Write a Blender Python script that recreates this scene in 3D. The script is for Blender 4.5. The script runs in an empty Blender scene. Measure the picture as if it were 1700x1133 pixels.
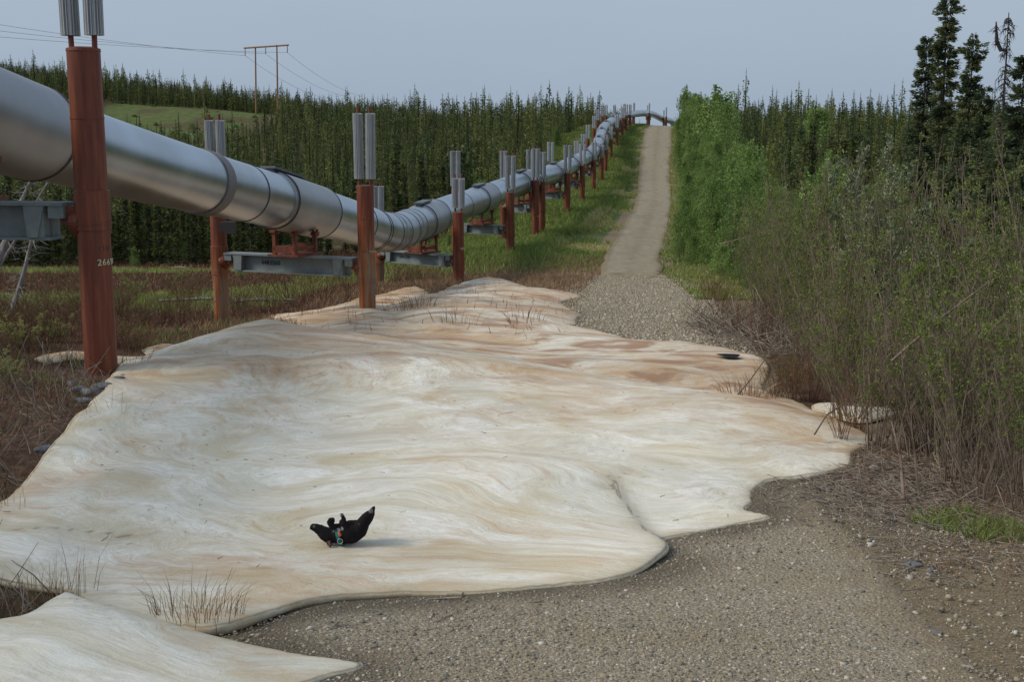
import bpy, bmesh, math, random
import numpy as np
from mathutils import Vector, Matrix
random.seed(7); RNG = np.random.default_rng(7)
S = bpy.context.scene; COL = S.collection
TH = math.radians(9.5); F = 2000.0; CT, ST = math.cos(TH), math.sin(TH)

# ------------------------------------------------------------------ survey helpers
def ratio(py):
    u = (566.5 - py) / F
    return (-ST + u * CT) / (CT + u * ST)
def W(px, py, d):
    """world point at distance d along Y that was surveyed at this sighting"""
    u = (566.5 - py) / F
    k = d / (CT + u * ST)
    return Vector(((px - 850) / F * k, d, ratio(py) * d))

# ------------------------------------------------------------------ materials
def mat(name, rough=0.8, metal=0.0, spec=0.3):
    m = bpy.data.materials.new(name); m.use_nodes = True
    nt = m.node_tree; b = nt.nodes['Principled BSDF']
    b.inputs['Roughness'].default_value = rough; b.inputs['Metallic'].default_value = metal
    b.inputs['Specular IOR Level'].default_value = spec
    return m, nt, b
def N(nt, typ, **kw):
    n = nt.nodes.new(typ)
    for k, v in kw.items():
        if k.startswith('i_'):
            n.inputs[k[2:].replace('_', ' ')].default_value = v
        else: setattr(n, k, v)
    return n
def ramp(nt, src, stops, interp='LINEAR'):
    r = nt.nodes.new('ShaderNodeValToRGB'); e = r.color_ramp.elements
    r.color_ramp.interpolation = interp
    while len(e) < len(stops): e.new(0.5)
    for i, (p, c) in enumerate(stops):
        e[i].position = p; e[i].color = (*c, 1) if len(c) == 3 else c
    nt.links.new(src, r.inputs[0]); return r.outputs[0]
def mixc(nt, fac, a, b, mode='MIX'):
    m = nt.nodes.new('ShaderNodeMix'); m.data_type = 'RGBA'; m.blend_type = mode
    if isinstance(fac, (int, float)): m.inputs[0].default_value = fac
    else: nt.links.new(fac, m.inputs[0])
    for s, v in ((6, a), (7, b)):
        if isinstance(v, tuple): m.inputs[s].default_value = (*v, 1) if len(v) == 3 else v
        else: nt.links.new(v, m.inputs[s])
    return m.outputs[2]
def noise(nt, scale, detail=4, rough=0.55, vec=None, dist=0.0):
    n = nt.nodes.new('ShaderNodeTexNoise')
    n.inputs['Scale'].default_value = scale; n.inputs['Detail'].default_value = detail
    n.inputs['Roughness'].default_value = rough; n.inputs['Distortion'].default_value = dist
    if vec is not None: nt.links.new(vec, n.inputs['Vector'])
    return n.outputs['Fac']
def math_(nt, op, a, b=0.0, c=None, clamp=False):
    m = nt.nodes.new('ShaderNodeMath'); m.operation = op; m.use_clamp = clamp
    for i, v in enumerate((a, b) if c is None else (a, b, c)):
        if isinstance(v, (int, float)): m.inputs[i].default_value = v
        else: nt.links.new(v, m.inputs[i])
    return m.outputs[0]
def coords(nt, scale=(1, 1, 1), rot=(0, 0, 0), kind='Object'):
    t = nt.nodes.new('ShaderNodeTexCoord'); mp = nt.nodes.new('ShaderNodeMapping')
    nt.links.new(t.outputs[kind], mp.inputs[0]); mp.inputs['Scale'].default_value = scale
    mp.inputs['Rotation'].default_value = rot
    return mp.outputs[0]
def attr(nt, name):
    a = nt.nodes.new('ShaderNodeAttribute'); a.attribute_name = name; return a
def bump(nt, b, h, strength=0.3, dist=0.02):
    n = nt.nodes.new('ShaderNodeBump'); n.inputs['Strength'].default_value = strength
    n.inputs['Distance'].default_value = dist; nt.links.new(h, n.inputs['Height'])
    nt.links.new(n.outputs[0], b.inputs['Normal'])
def L(nt, a, b): nt.links.new(a, b)

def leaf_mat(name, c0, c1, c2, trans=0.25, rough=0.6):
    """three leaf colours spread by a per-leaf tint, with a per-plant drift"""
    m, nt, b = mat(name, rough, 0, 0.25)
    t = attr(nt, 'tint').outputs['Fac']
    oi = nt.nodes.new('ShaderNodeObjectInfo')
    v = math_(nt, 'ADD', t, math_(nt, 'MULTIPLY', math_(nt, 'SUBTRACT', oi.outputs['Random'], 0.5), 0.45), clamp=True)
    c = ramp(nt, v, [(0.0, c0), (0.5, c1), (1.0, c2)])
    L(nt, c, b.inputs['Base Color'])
    if trans > 0:
        tr = nt.nodes.new('ShaderNodeBsdfTranslucent'); L(nt, c, tr.inputs[0])
        mx = nt.nodes.new('ShaderNodeMixShader'); mx.inputs[0].default_value = trans
        L(nt, b.outputs[0], mx.inputs[1]); L(nt, tr.outputs[0], mx.inputs[2])
        L(nt, mx.outputs[0], nt.nodes['Material Output'].inputs[0])
    return m
M = {}
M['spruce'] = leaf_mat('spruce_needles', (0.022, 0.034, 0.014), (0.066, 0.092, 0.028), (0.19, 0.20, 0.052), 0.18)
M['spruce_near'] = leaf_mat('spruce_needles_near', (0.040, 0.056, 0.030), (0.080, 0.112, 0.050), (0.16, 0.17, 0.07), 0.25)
M['birch'] = leaf_mat('green_leaves', (0.08, 0.135, 0.034), (0.19, 0.29, 0.072), (0.36, 0.47, 0.17), 0.4)
M['willow'] = leaf_mat('willow_leaves', (0.065, 0.09, 0.024), (0.135, 0.18, 0.042), (0.24, 0.30, 0.062), 0.35)
M['silver'] = leaf_mat('silver_leaves', (0.11, 0.14, 0.075), (0.19, 0.225, 0.12), (0.30, 0.33, 0.20), 0.2)
M['grass'] = leaf_mat('grass_blades', (0.12, 0.175, 0.04), (0.235, 0.29, 0.075), (0.54, 0.46, 0.22), 0.4)
M['drygrass'] = leaf_mat('dry_grass_blades', (0.12, 0.05, 0.030), (0.23, 0.13, 0.072), (0.44, 0.33, 0.19), 0.15)
M['heath'] = leaf_mat('heath_leaves', (0.035, 0.022, 0.012), (0.09, 0.055, 0.025), (0.07, 0.12, 0.025), 0.2)
def bark(name, c0, c1):
    m, nt, b = mat(name, 0.9, 0, 0.15)
    n = noise(nt, 9, 5, 0.7, coords(nt, (1, 1, 0.25)))
    L(nt, ramp(nt, n, [(0.3, c0), (0.7, c1)]), b.inputs['Base Color'])
    return m
M['bark'] = bark('spruce_bark', (0.05, 0.038, 0.03), (0.12, 0.095, 0.08))
M['stem'] = bark('willow_bark', (0.08, 0.055, 0.042), (0.28, 0.22, 0.175))
M['heathstem'] = bark('heath_bark', (0.075, 0.038, 0.028), (0.24, 0.13, 0.09))
M['deadwood'] = bark('dead_wood', (0.13, 0.11, 0.10), (0.34, 0.32, 0.30))
M['deadneedle'] = bark('dead_twigs', (0.03, 0.024, 0.024), (0.085, 0.07, 0.066))
M['twig'] = bark('fallen_twigs', (0.11, 0.085, 0.065), (0.34, 0.29, 0.24))
M['straw'] = leaf_mat('straw', (0.20, 0.11, 0.06), (0.38, 0.26, 0.15), (0.60, 0.48, 0.31), 0.2)
M['polewood'] = bark('pole_wood', (0.22, 0.12, 0.06), (0.34, 0.20, 0.11))

def m_rust(stain):
    m, nt, b = mat('rusty_steel', 0.5, 0.15, 0.45)
    v = coords(nt, (1, 1, 0.07)); n1 = noise(nt, 9, 7, 0.66, v)
    n2 = noise(nt, 1.3, 5, 0.6, coords(nt, (1.5, 1.5, 0.8)))
    n3 = noise(nt, 40, 3, 0.6, coords(nt))
    c = ramp(nt, n1, [(0.30, (0.080, 0.022, 0.014)), (0.43, (0.165, 0.040, 0.020)), (0.55, (0.235, 0.062, 0.025)), (0.68, (0.36, 0.115, 0.038))])
    c = mixc(nt, math_(nt, 'MULTIPLY', n2, 0.5), c, (0.10, 0.028, 0.020))
    if stain:
        g = nt.nodes.new('ShaderNodeNewGeometry'); sp = nt.nodes.new('ShaderNodeSeparateXYZ')
        t = nt.nodes.new('ShaderNodeTexCoord'); L(nt, t.outputs['Object'], sp.inputs[0])
        streak = noise(nt, 9, 4, 0.5, coords(nt, (1, 1, 0.05)))
        z = math_(nt, 'DIVIDE', math_(nt, 'ADD', sp.outputs[2], math_(nt, 'MULTIPLY', math_(nt, 'SUBTRACT', streak, .5), 5.0)), 4.0)
        low = ramp(nt, z, [(0.50, (1, 1, 1)), (0.66, (0, 0, 0))])
        c = mixc(nt, low, c, ramp(nt, streak, [(0.36, (0.24, 0.065, 0.02)), (0.5, (0.36, 0.125, 0.035)), (0.58, (0.27, 0.22, 0.16))]))
    c = mixc(nt, math_(nt, 'MULTIPLY', n3, 0.35), c, (0.05, 0.018, 0.014), 'MIX')
    L(nt, c, b.inputs['Base Color']); bump(nt, b, n3, 0.12, 0.004)
    return m
M['rust'] = m_rust(False); M['rust_stain'] = m_rust(True)
def m_jacket(name, base, rough, metal=1.0, mott=0.14):
    m, nt, b = mat(name, rough, metal, 0.5)
    n = noise(nt, 0.7, 3, 0.5, coords(nt)); n2 = noise(nt, 14, 4, 0.6, coords(nt, (1, 0.2, 1)))
    d = tuple(x * (1 - mott * 2) for x in base)
    L(nt, ramp(nt, n, [(0.3, d), (0.7, base)]), b.inputs['Base Color'])
    L(nt, math_(nt, 'MULTIPLY_ADD', n, 0.16, rough - 0.08), b.inputs['Roughness'])
    bump(nt, b, noise(nt, 1.0, 1, 0.4, coords(nt)), 0.08, 0.04)
    return m
M['jacket'] = m_jacket('aluminium_jacket', (0.51, 0.575, 0.64), 0.34)
M['sleeve'] = m_jacket('dull_aluminium', (0.42, 0.435, 0.455), 0.46, 0.9)
M['band'] = m_jacket('grey_band', (0.22, 0.21, 0.21), 0.6, 0.4)
M['seam'] = m_jacket('seam_line', (0.05, 0.05, 0.05), 0.6, 0.2)
M['fin'] = m_jacket('galvanised_fins', (0.60, 0.62, 0.63), 0.5, 0.55)
M['plate'] = m_jacket('ridge_plate', (0.14, 0.15, 0.16), 0.55, 0.4)
def m_beam():
    m, nt, b = mat('grey_beam_paint', 0.55, 0.1, 0.4)
    n = noise(nt, 2.2, 6, 0.65, coords(nt)); n2 = noise(nt, 7, 5, 0.7, coords(nt, (1, 1, 0.4)))
    c = ramp(nt, n, [(0.3, (0.125, 0.150, 0.155)), (0.7, (0.22, 0.25, 0.245))])
    c = mixc(nt, ramp(nt, n2, [(0.62, (0, 0, 0)), (0.72, (0.8, 0.8, 0.8))]), c, (0.20, 0.12, 0.06))
    L(nt, c, b.inputs['Base Color']); return m
M['beam'] = m_beam()
def plain(name, c, rough=0.6, metal=0.0):
    m, nt, b = mat(name, rough, metal); n = noise(nt, 25, 3, 0.6, coords(nt))
    L(nt, ramp(nt, n, [(0.3, tuple(x * 0.75 for x in c)), (0.7, c)]), b.inputs['Base Color']); return m
M['paint_cream'] = plain('cream_paint', (0.62, 0.55, 0.36)); M['paint_faint'] = plain('faded_paint', (0.22, 0.10, 0.075))
M['paint_dark'] = plain('dark_stencil', (0.035, 0.04, 0.042)); M['wire'] = plain('wire_metal', (0.30, 0.31, 0.33), 0.5, 0.3)
M['grate'] = plain('dark_steel', (0.06, 0.05, 0.05), 0.6)

def m_ice():
    m, nt, b = mat('aufeis', 0.42, 0, 0.35)
    tc = nt.nodes.new('ShaderNodeTexCoord')
    sp = nt.nodes.new('ShaderNodeSeparateXYZ'); L(nt, tc.outputs['Object'], sp.inputs[0])
    # flow-layer coordinate: distance from the spring, warped so that the bands curl
    def warp(scale, amt, vec, det=3):
        n = nt.nodes.new('ShaderNodeTexNoise'); n.inputs['Scale'].default_value = scale; n.inputs['Detail'].default_value = det
        L(nt, vec, n.inputs['Vector'])
        s = nt.nodes.new('ShaderNodeVectorMath'); s.operation = 'SUBTRACT'; L(nt, n.outputs['Color'], s.inputs[0]); s.inputs[1].default_value = (.5, .5, .5)
        k = nt.nodes.new('ShaderNodeVectorMath'); k.operation = 'SCALE'; L(nt, s.outputs[0], k.inputs[0]); k.inputs['Scale'].default_value = amt
        a = nt.nodes.new('ShaderNodeVectorMath'); a.operation = 'ADD'; L(nt, vec, a.inputs[0]); L(nt, k.outputs[0], a.inputs[1])
        return a.outputs[0]
    w1 = warp(0.28, 3.6, tc.outputs['Object'], 2)
    w2 = warp(1.1, 0.7, w1, 3)
    mp = nt.nodes.new('ShaderNodeMapping'); L(nt, w2, mp.inputs[0]); mp.inputs['Scale'].default_value = (0.35, 1.5, 1.5)
    mp.inputs['Rotation'].default_value = (0, 0, math.radians(12))
    # arcs round the spring on the left and in front, streaks down-slope on the right
    sb = nt.nodes.new('ShaderNodeVectorMath'); sb.operation = 'SUBTRACT'; L(nt, w2, sb.inputs[0]); sb.inputs[1].default_value = (1.6, 18.6, -3.4)
    sx = nt.nodes.new('ShaderNodeSeparateXYZ'); L(nt, sb.outputs[0], sx.inputs[0]); ln = nt.nodes.new('ShaderNodeVectorMath'); ln.operation = 'LENGTH'; L(nt, sb.outputs[0], ln.inputs[0])
    th = math_(nt, 'ARCTAN2', sx.outputs[0], math_(nt, 'MULTIPLY', sx.outputs[1], -1.0)); cb = nt.nodes.new('ShaderNodeCombineXYZ')
    L(nt, math_(nt, 'MULTIPLY', th, 2.6), cb.inputs[0]); L(nt, math_(nt, 'MULTIPLY', ln.outputs['Value'], 1.35), cb.inputs[1])
    fx_ = math_(nt, 'MULTIPLY_ADD', sp.outputs[0], .33, .25, clamp=True); fy_ = math_(nt, 'MULTIPLY_ADD', sp.outputs[1], .4, -6.6, clamp=True)
    fm = ramp(nt, math_(nt, 'ADD', math_(nt, 'MAXIMUM', fx_, fy_), math_(nt, 'MULTIPLY', math_(nt, 'SUBTRACT', noise(nt, .5, 3), .5), 1.2)), [(.35, (0, 0, 0)), (.65, (1, 1, 1))])
    def both(sc, de, ro):
        m = nt.nodes.new('ShaderNodeMix'); m.data_type = 'FLOAT'; L(nt, fm, m.inputs[0]); L(nt, noise(nt, sc, de, ro, cb.outputs[0]), m.inputs[2]); L(nt, noise(nt, sc, de, ro, mp.outputs[0]), m.inputs[3]); return m.outputs[0]
    bands = both(1.35, 9, 0.64)
    fine = both(4.5, 9, 0.68)
    big = noise(nt, 0.42, 4, 0.55, w1)
    gn = noise(nt, 0.55, 4, 0.5, warp(0.5, 1.0, tc.outputs['Object'], 2))
    c = ramp(nt, bands, [(0.30, (0.60, 0.50, 0.34)), (0.41, (0.735, 0.675, 0.53)), (0.50, (0.82, 0.785, 0.675)), (0.62, (0.91, 0.885, 0.81))])
    c = mixc(nt, ramp(nt, fine, [(0.36, (0.65, 0.65, 0.65)), (0.50, (0, 0, 0))]), c, (0.62, 0.555, 0.41))
    iso = math_(nt, 'ABSOLUTE', math_(nt, 'SUBTRACT', math_(nt, 'FRACT', math_(nt, 'MULTIPLY', bands, 17.0)), 0.5))
    c = mixc(nt, math_(nt, 'MULTIPLY', ramp(nt, iso, [(0.0, (.34, .34, .34)), (0.14, (0, 0, 0))]), ramp(nt, noise(nt, .7, 3), [(.42, (0, 0, 0)), (.6, (1, 1, 1))])), c, (0.47, 0.40, 0.28))
    c = mixc(nt, ramp(nt, gn, [(0.55, (0, 0, 0)), (0.70, (0.5, 0.5, 0.5))]), c, (0.56, 0.57, 0.48))
    grit = noise(nt, 13, 9, .72, mp.outputs[0])
    c = mixc(nt, ramp(nt, grit, [(.40, (.45, .45, .45)), (.56, (0, 0, 0))]), c, (.57, .50, .37))
    ptch = noise(nt, .95, 7, .62, w1)
    c = mixc(nt, ramp(nt, ptch, [(.52, (0, 0, 0)), (.66, (.8, .8, .8))]), c, (.62, .52, .33))
    # orange-brown iron stain, stronger on the farther sheets
    far = attr(nt, 'stain').outputs['Fac']
    st = math_(nt, 'ADD', big, math_(nt, 'MULTIPLY', far, 0.27))
    st = math_(nt, 'ADD', st, math_(nt, 'MULTIPLY', math_(nt, 'SUBTRACT', fine, 0.5), 0.9))
    c = mixc(nt, ramp(nt, st, [(0.56, (0, 0, 0)), (0.70, (.45, .45, .45)), (0.86, (0.9, 0.9, 0.9))]), c, (0.52, 0.325, 0.165))
    mp2 = nt.nodes.new('ShaderNodeMapping'); L(nt, w1, mp2.inputs[0]); mp2.inputs['Scale'].default_value = (.45, 1.4, 1.4)
    st2 = noise(nt, 1.1, 9, 0.62, mp2.outputs[0])
    c = mixc(nt, math_(nt, 'MULTIPLY', ramp(nt, st2, [(0.48, (0, 0, 0)), (0.60, (0.95, 0.95, 0.95))]), far), c, (0.34, 0.18, 0.095))
    # thin dirt veins
    vn = noise(nt, 1.15, 7, 0.55, w2)
    vein = math_(nt, 'ABSOLUTE', math_(nt, 'SUBTRACT', vn, 0.5))
    vm = ramp(nt, vein, [(0.0, (0.6, 0.6, 0.6)), (0.006, (0, 0, 0))])
    vm = math_(nt, 'MULTIPLY', vm, ramp(nt, noise(nt, 0.8, 2), [(0.5, (0, 0, 0)), (0.62, (1, 1, 1))]))
    c = mixc(nt, vm, c, (0.22, 0.15, 0.08))
    # dirt line along the lip
    sd = attr(nt, 'sd').outputs['Fac']
    e = math_(nt, 'ADD', sd, math_(nt, 'MULTIPLY', math_(nt, 'SUBTRACT', noise(nt, 3.0, 5, 0.6), 0.5), 0.05))
    c = mixc(nt, ramp(nt, e, [(0.012, (0, 0, 0)), (0.022, (0.85, 0.85, 0.85)), (0.04, (0, 0, 0))]), c, (0.12, 0.06, 0.025))
    c = mixc(nt, ramp(nt, e, [(0.0, (0.5, 0.5, 0.5)), (0.22, (0, 0, 0))]), c, (0.45, 0.37, 0.23))
    # specks of grit
    spk = noise(nt, 60, 2, 0.5, tc.outputs['Object'])
    c = mixc(nt, ramp(nt, spk, [(0.735, (0, 0, 0)), (0.76, (0.6, 0.6, 0.6))]), c, (0.12, 0.09, 0.06))
    L(nt, c, b.inputs['Base Color'])
    L(nt, math_(nt, 'MULTIPLY_ADD', fine, 0.5, 0.38), b.inputs['Roughness'])
    h = math_(nt, 'ADD', math_(nt, 'MULTIPLY', bands, 1.0), math_(nt, 'MULTIPLY', fine, 0.35))
    h = math_(nt, 'ADD', h, math_(nt, 'MULTIPLY', noise(nt, 30, 5, 0.7, tc.outputs['Object']), 0.16))
    bump(nt, b, h, 0.6, 0.07)
    b.inputs['Subsurface Weight'].default_value = 0.0
    return m
M['ice'] = m_ice()
def m_ground():
    m, nt, b = mat('ground_cover', 0.95, 0, 0.15)
    v = coords(nt); a = attr(nt, 'mask'); sp = nt.nodes.new('ShaderNodeSeparateColor'); L(nt, a.outputs['Color'], sp.inputs[0])
    n1 = noise(nt, 0.5, 7, 0.65, v); n2 = noise(nt, 6, 6, 0.7, v); n3 = noise(nt, 40, 4, 0.7, v)
    heath = ramp(nt, n2, [(0.3, (0.038, 0.022, 0.016)), (0.5, (0.092, 0.054, 0.036)), (0.72, (0.18, 0.115, 0.075))])
    heath = mixc(nt, ramp(nt, n1, [(0.5, (0, 0, 0)), (0.65, (0.7, 0.7, 0.7))]), heath, (0.055, 0.065, 0.022))
    green = ramp(nt, n2, [(0.3, (0.04, 0.065, 0.018)), (0.55, (0.085, 0.125, 0.032)), (0.75, (0.15, 0.165, 0.055))])
    green = mixc(nt, ramp(nt, n1, [(0.45, (0, 0, 0)), (0.68, (0.75, 0.75, 0.75))]), green, (0.17, 0.145, 0.075))
    dirt = ramp(nt, n3, [(0.3, (0.13, 0.098, 0.062)), (0.55, (0.235, 0.183, 0.115)), (0.75, (0.36, 0.30, 0.21))])
    k = math_(nt, 'MULTIPLY', math_(nt, 'SUBTRACT', n2, 0.5), 0.9)
    def cut(s):
        t = math_(nt, 'ADD', s, k); return ramp(nt, t, [(0.38, (0, 0, 0)), (0.6, (1, 1, 1))])
    c = mixc(nt, cut(sp.outputs[0]), heath, green)
    c = mixc(nt, cut(sp.outputs[1]), c, dirt)
    L(nt, c, b.inputs['Base Color'])
    bump(nt, b, math_(nt, 'ADD', n2, math_(nt, 'MULTIPLY', n3, 0.4)), 0.8, 0.06)
    return m
M['ground'] = m_ground()
def m_road():
    m, nt, b = mat('gravel', 0.93, 0, 0.2)
    v = coords(nt)
    def vor(s):
        t = nt.nodes.new('ShaderNodeTexVoronoi'); t.inputs['Scale'].default_value = s; L(nt, v, t.inputs['Vector']); return t
    v1, v2 = vor(38), vor(80)
    n1 = noise(nt, 0.8, 5, 0.6, v)
    def stones(vt):
        s = nt.nodes.new('ShaderNodeSeparateColor'); L(nt, vt.outputs['Color'], s.inputs[0])
        return ramp(nt, s.outputs[0], [(0.0, (0.17, 0.17, 0.17)), (0.25, (0.27, 0.23, 0.165)), (0.5, (0.34, 0.28, 0.19)), (0.72, (0.21, 0.175, 0.125)), (0.86, (0.44, 0.39, 0.32)), (1.0, (0.54, 0.49, 0.42))])
    fines = ramp(nt, noise(nt, 60, 4, 0.7, v), [(0.3, (0.18, 0.140, 0.085)), (0.7, (0.32, 0.26, 0.17))])
    gap1 = ramp(nt, v1.outputs['Distance'], [(0.35, (1, 1, 1)), (0.55, (0, 0, 0))])
    c = mixc(nt, math_(nt, 'MULTIPLY', gap1, 0.9), mixc(nt, 0.5, fines, stones(v2)), stones(v1))
    c = mixc(nt, ramp(nt, n1, [(0.45, (0, 0, 0)), (0.68, (0.7, 0.7, 0.7))]), c, fines)
    # packed, paler track towards the hill
    far = attr(nt, 'far').outputs['Fac']
    packed = ramp(nt, noise(nt, 1.6, 8, 0.7, coords(nt, (1.6, 0.35, 1))), [(0.3, (0.24, 0.205, 0.14)), (0.7, (0.37, 0.325, 0.235))])
    c = mixc(nt, math_(nt, 'MULTIPLY', far, 0.75), c, packed)
    lane = attr(nt, 'lane').outputs['Fac']
    c = mixc(nt, math_(nt, 'MULTIPLY', math_(nt, 'MULTIPLY', lane, far), ramp(nt, noise(nt, 1.2, 6, .7, v), [(.35, (0, 0, 0)), (.65, (1, 1, 1))])), c, (.20, .175, .105))
    ed = math_(nt, 'ADD', attr(nt, 'edge').outputs['Fac'], math_(nt, 'MULTIPLY', math_(nt, 'SUBTRACT', noise(nt, 2.5, 6, .7, v), .5), 1.3))
    c = mixc(nt, ramp(nt, ed, [(.35, (0, 0, 0)), (.75, (.85, .85, .85))]), c, mixc(nt, noise(nt, 30, 4, .7, v), (.15, .11, .066), (.29, .23, .15)))
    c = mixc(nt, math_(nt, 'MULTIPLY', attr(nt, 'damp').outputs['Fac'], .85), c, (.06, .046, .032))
    L(nt, c, b.inputs['Base Color'])
    h = math_(nt, 'SUBTRACT', math_(nt, 'MULTIPLY', n1, 1.5), v1.outputs['Distance'])
    bump(nt, b, h, 0.9, 0.015)
    return m
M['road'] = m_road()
def m_pebble():
    m, nt, b = mat('pebbles', 0.85, 0, 0.25)
    t = attr(nt, 'tint').outputs['Fac']
    c = ramp(nt, t, [(0.0, (0.13, 0.13, 0.125)), (0.12, (0.20, 0.185, 0.15)), (0.4, (0.265, 0.225, 0.155)), (0.6, (0.34, 0.285, 0.195)), (0.8, (0.41, 0.35, 0.25)), (0.93, (0.54, 0.485, 0.395)), (1.0, (0.68, 0.63, 0.55))])
    c = mixc(nt, math_(nt, 'MULTIPLY', noise(nt, 90, 3), 0.35), c, (0.12, 0.105, 0.085))
    L(nt, c, b.inputs['Base Color']); return m
M['pebble'] = m_pebble()

# ------------------------------------------------------------------ object helpers
def tag(o, label=None, cat=None, group=None, kind=None):
    if label: o['label'] = label
    if cat: o['category'] = cat
    if group: o['group'] = group
    if kind: o['kind'] = kind
    return o
def empty(name, loc, label, cat, group=None):
    o = bpy.data.objects.new(name, None); COL.objects.link(o); o.location = loc
    o.empty_display_size = 0.3
    return tag(o, label, cat, group)
def link(name, me, parent=None, loc=None):
    o = bpy.data.objects.new(name, me); COL.objects.link(o)
    if loc is not None: o.location = loc
    if parent is not None: o.parent = parent
    return o
def npmesh(name, V, Fc, material, tint=None, smooth=False):
    """V (n,3), Fc (m,k) -> mesh"""
    V = np.asarray(V, np.float32); Fc = np.asarray(Fc, np.int32); me = bpy.data.meshes.new(name)
    m, k = Fc.shape
    me.vertices.add(len(V)); me.vertices.foreach_set('co', V.ravel())
    me.loops.add(m * k); me.loops.foreach_set('vertex_index', Fc.ravel())
    me.polygons.add(m); me.polygons.foreach_set('loop_start', np.arange(0, m * k, k, dtype=np.int32))
    me.polygons.foreach_set('use_smooth', np.full(m, smooth))
    me.update(calc_edges=True)
    if tint is not None:
        at = me.attributes.new('tint', 'FLOAT', 'FACE'); at.data.foreach_set('value', np.asarray(tint, np.float32))
    me.materials.append(material); return me
class MB:
    def __init__(s): s.v = []; s.f = []
    def add(s, vs, fs):
        o = len(s.v); s.v += [tuple(v) for v in vs]; s.f += [tuple(i + o for i in f) for f in fs]
    def box(s, c, size, mtx=None):
        x, y, z = (q / 2 for q in size); c = Vector(c)
        vs = [Vector((a * x, b * y, d * z)) for a in (-1, 1) for b in (-1, 1) for d in (-1, 1)]
        if mtx: vs = [mtx @ v for v in vs]
        s.add([v + c for v in vs], [(0, 1, 3, 2), (4, 6, 7, 5), (0, 4, 5, 1), (2, 3, 7, 6), (0, 2, 6, 4), (1, 5, 7, 3)])
    def tube(s, pts, rad, n=12, caps=True, prof=None):
        pts = [Vector(p) for p in pts]
        rr = rad if isinstance(rad, (list, tuple)) else [rad] * len(pts)
        rings = []; up = None
        for i, p in enumerate(pts):
            t = (pts[min(i + 1, len(pts) - 1)] - pts[max(i - 1, 0)])
            if t.length < 1e-9: t = pts[-1] - pts[0]
            t.normalize()
            if up is None: up = Vector((0, 0, 1)) if abs(t.z) < 0.9 else Vector((0, 1, 0))
            a = up.cross(t).normalized(); b = t.cross(a).normalized(); up = b
            rings.append([p + (a * math.cos(2 * math.pi * k / n) + b * math.sin(2 * math.pi * k / n)) * rr[i] for k in range(n)])
        vs = [v for r in rings for v in r]; fs = []
        for i in range(len(pts) - 1):
            for k in range(n):
                k2 = (k + 1) % n; fs.append((i * n + k, i * n + k2, (i + 1) * n + k2, (i + 1) * n + k))
        if caps: fs.append(tuple(reversed(range(n)))); fs.append(tuple((len(pts) - 1) * n + k for k in range(n)))
        s.add(vs, fs)
    def mesh(s, name, material, smooth=None):
        me = bpy.data.meshes.new(name); me.from_pydata(s.v, [], s.f); me.materials.append(material)
        if smooth is not None:
            me.polygons.foreach_set('use_smooth', [True] * len(me.polygons))
            if smooth < 180:
                bm = bmesh.new(); bm.from_mesh(me)
                for e in bm.edges:
                    if len(e.link_faces) == 2 and e.calc_face_angle(0) > math.radians(smooth): e.smooth = False
                bm.to_mesh(me); bm.free()
        me.update(); return me
    def build(s, name, material, parent=None, smooth=None, loc=None):
        return link(name, s.mesh(name, material, smooth), parent, loc)

# ------------------------------------------------------------------ data of the pipeline
# support bents: right post (px, d, post-top y, radiator length), left post, pipe axis (px, y, d)
BENT = [
 dict(r=(138, 17.4, 78, 2.0), l=(-330, 18.2, 60, 2.0), beam=-0.89, base=618),
 dict(r=(606, 33.0, 307, 1.76), l=(360, 35.0, 314, 1.8), beam=-3.42, base=515),
 dict(r=(761, 51.0, 352, 1.25), l=(628, 54.0, 382, 1.8), beam=-4.86, base=470),
 dict(r=(847, 66.0, 319, 1.8), l=(756, 68.0, 320, 1.95), beam=-4.50, base=420),
 dict(r=(889, 78.0, 299, 1.85), l=(836, 80.5, 300, 1.8), beam=-4.0, base=393),
 dict(r=(942, 91.0, 287, 1.9), l=(880, 92.5, 287, 1.6), beam=-3.95, base=352),
 dict(r=(967, 107, 275, 1.75), l=(914, 108.5, 271, 1.7), beam=-3.55, base=335),
 dict(r=(986, 124, 268, 1.8), l=(957, 126, 262, 1.6), beam=-3.4, base=319),
 dict(r=(999, 140, 262, 1.3), l=(968, 142, 246, 1.5), beam=-3.0, base=302),
 dict(r=(1006, 157, 249, 1.8), l=(976, 159, 231, 1.7), beam=-1.9, base=288),
 dict(r=(1014.5, 173, 232, 1.75), l=(986, 176, 214, 1.7), beam=-0.7, base=265),
 dict(r=(1024.6, 190, 213, 1.85), l=(992, 193, 201, 1.7), beam=0.6, base=244),
 dict(r=(1033.6, 207, 197, 1.7), l=(1000, 210, 194, 1.6), beam=1.6, base=228),
 dict(r=(1039.5, 222, 191, 1.7), l=(1006, 224, 191, 1.6), beam=2.4, base=219),
 dict(r=(1046, 238, 190, 1.7), l=(1020, 241, 190, 1.6), beam=3.0, base=212),
 dict(r=(1052.5, 253, 187, 1.75), l=(1036, 258, 188, 1.7), beam=3.5, base=209),
 dict(r=(1078, 268, 187, 1.8), l=(1075, 275, 188, 1.5), beam=3.6, base=208),
 dict(r=(1106, 285, 193, 1.8), l=(1102, 291, 195, 1.5), beam=2.2, base=211),
]
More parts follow.
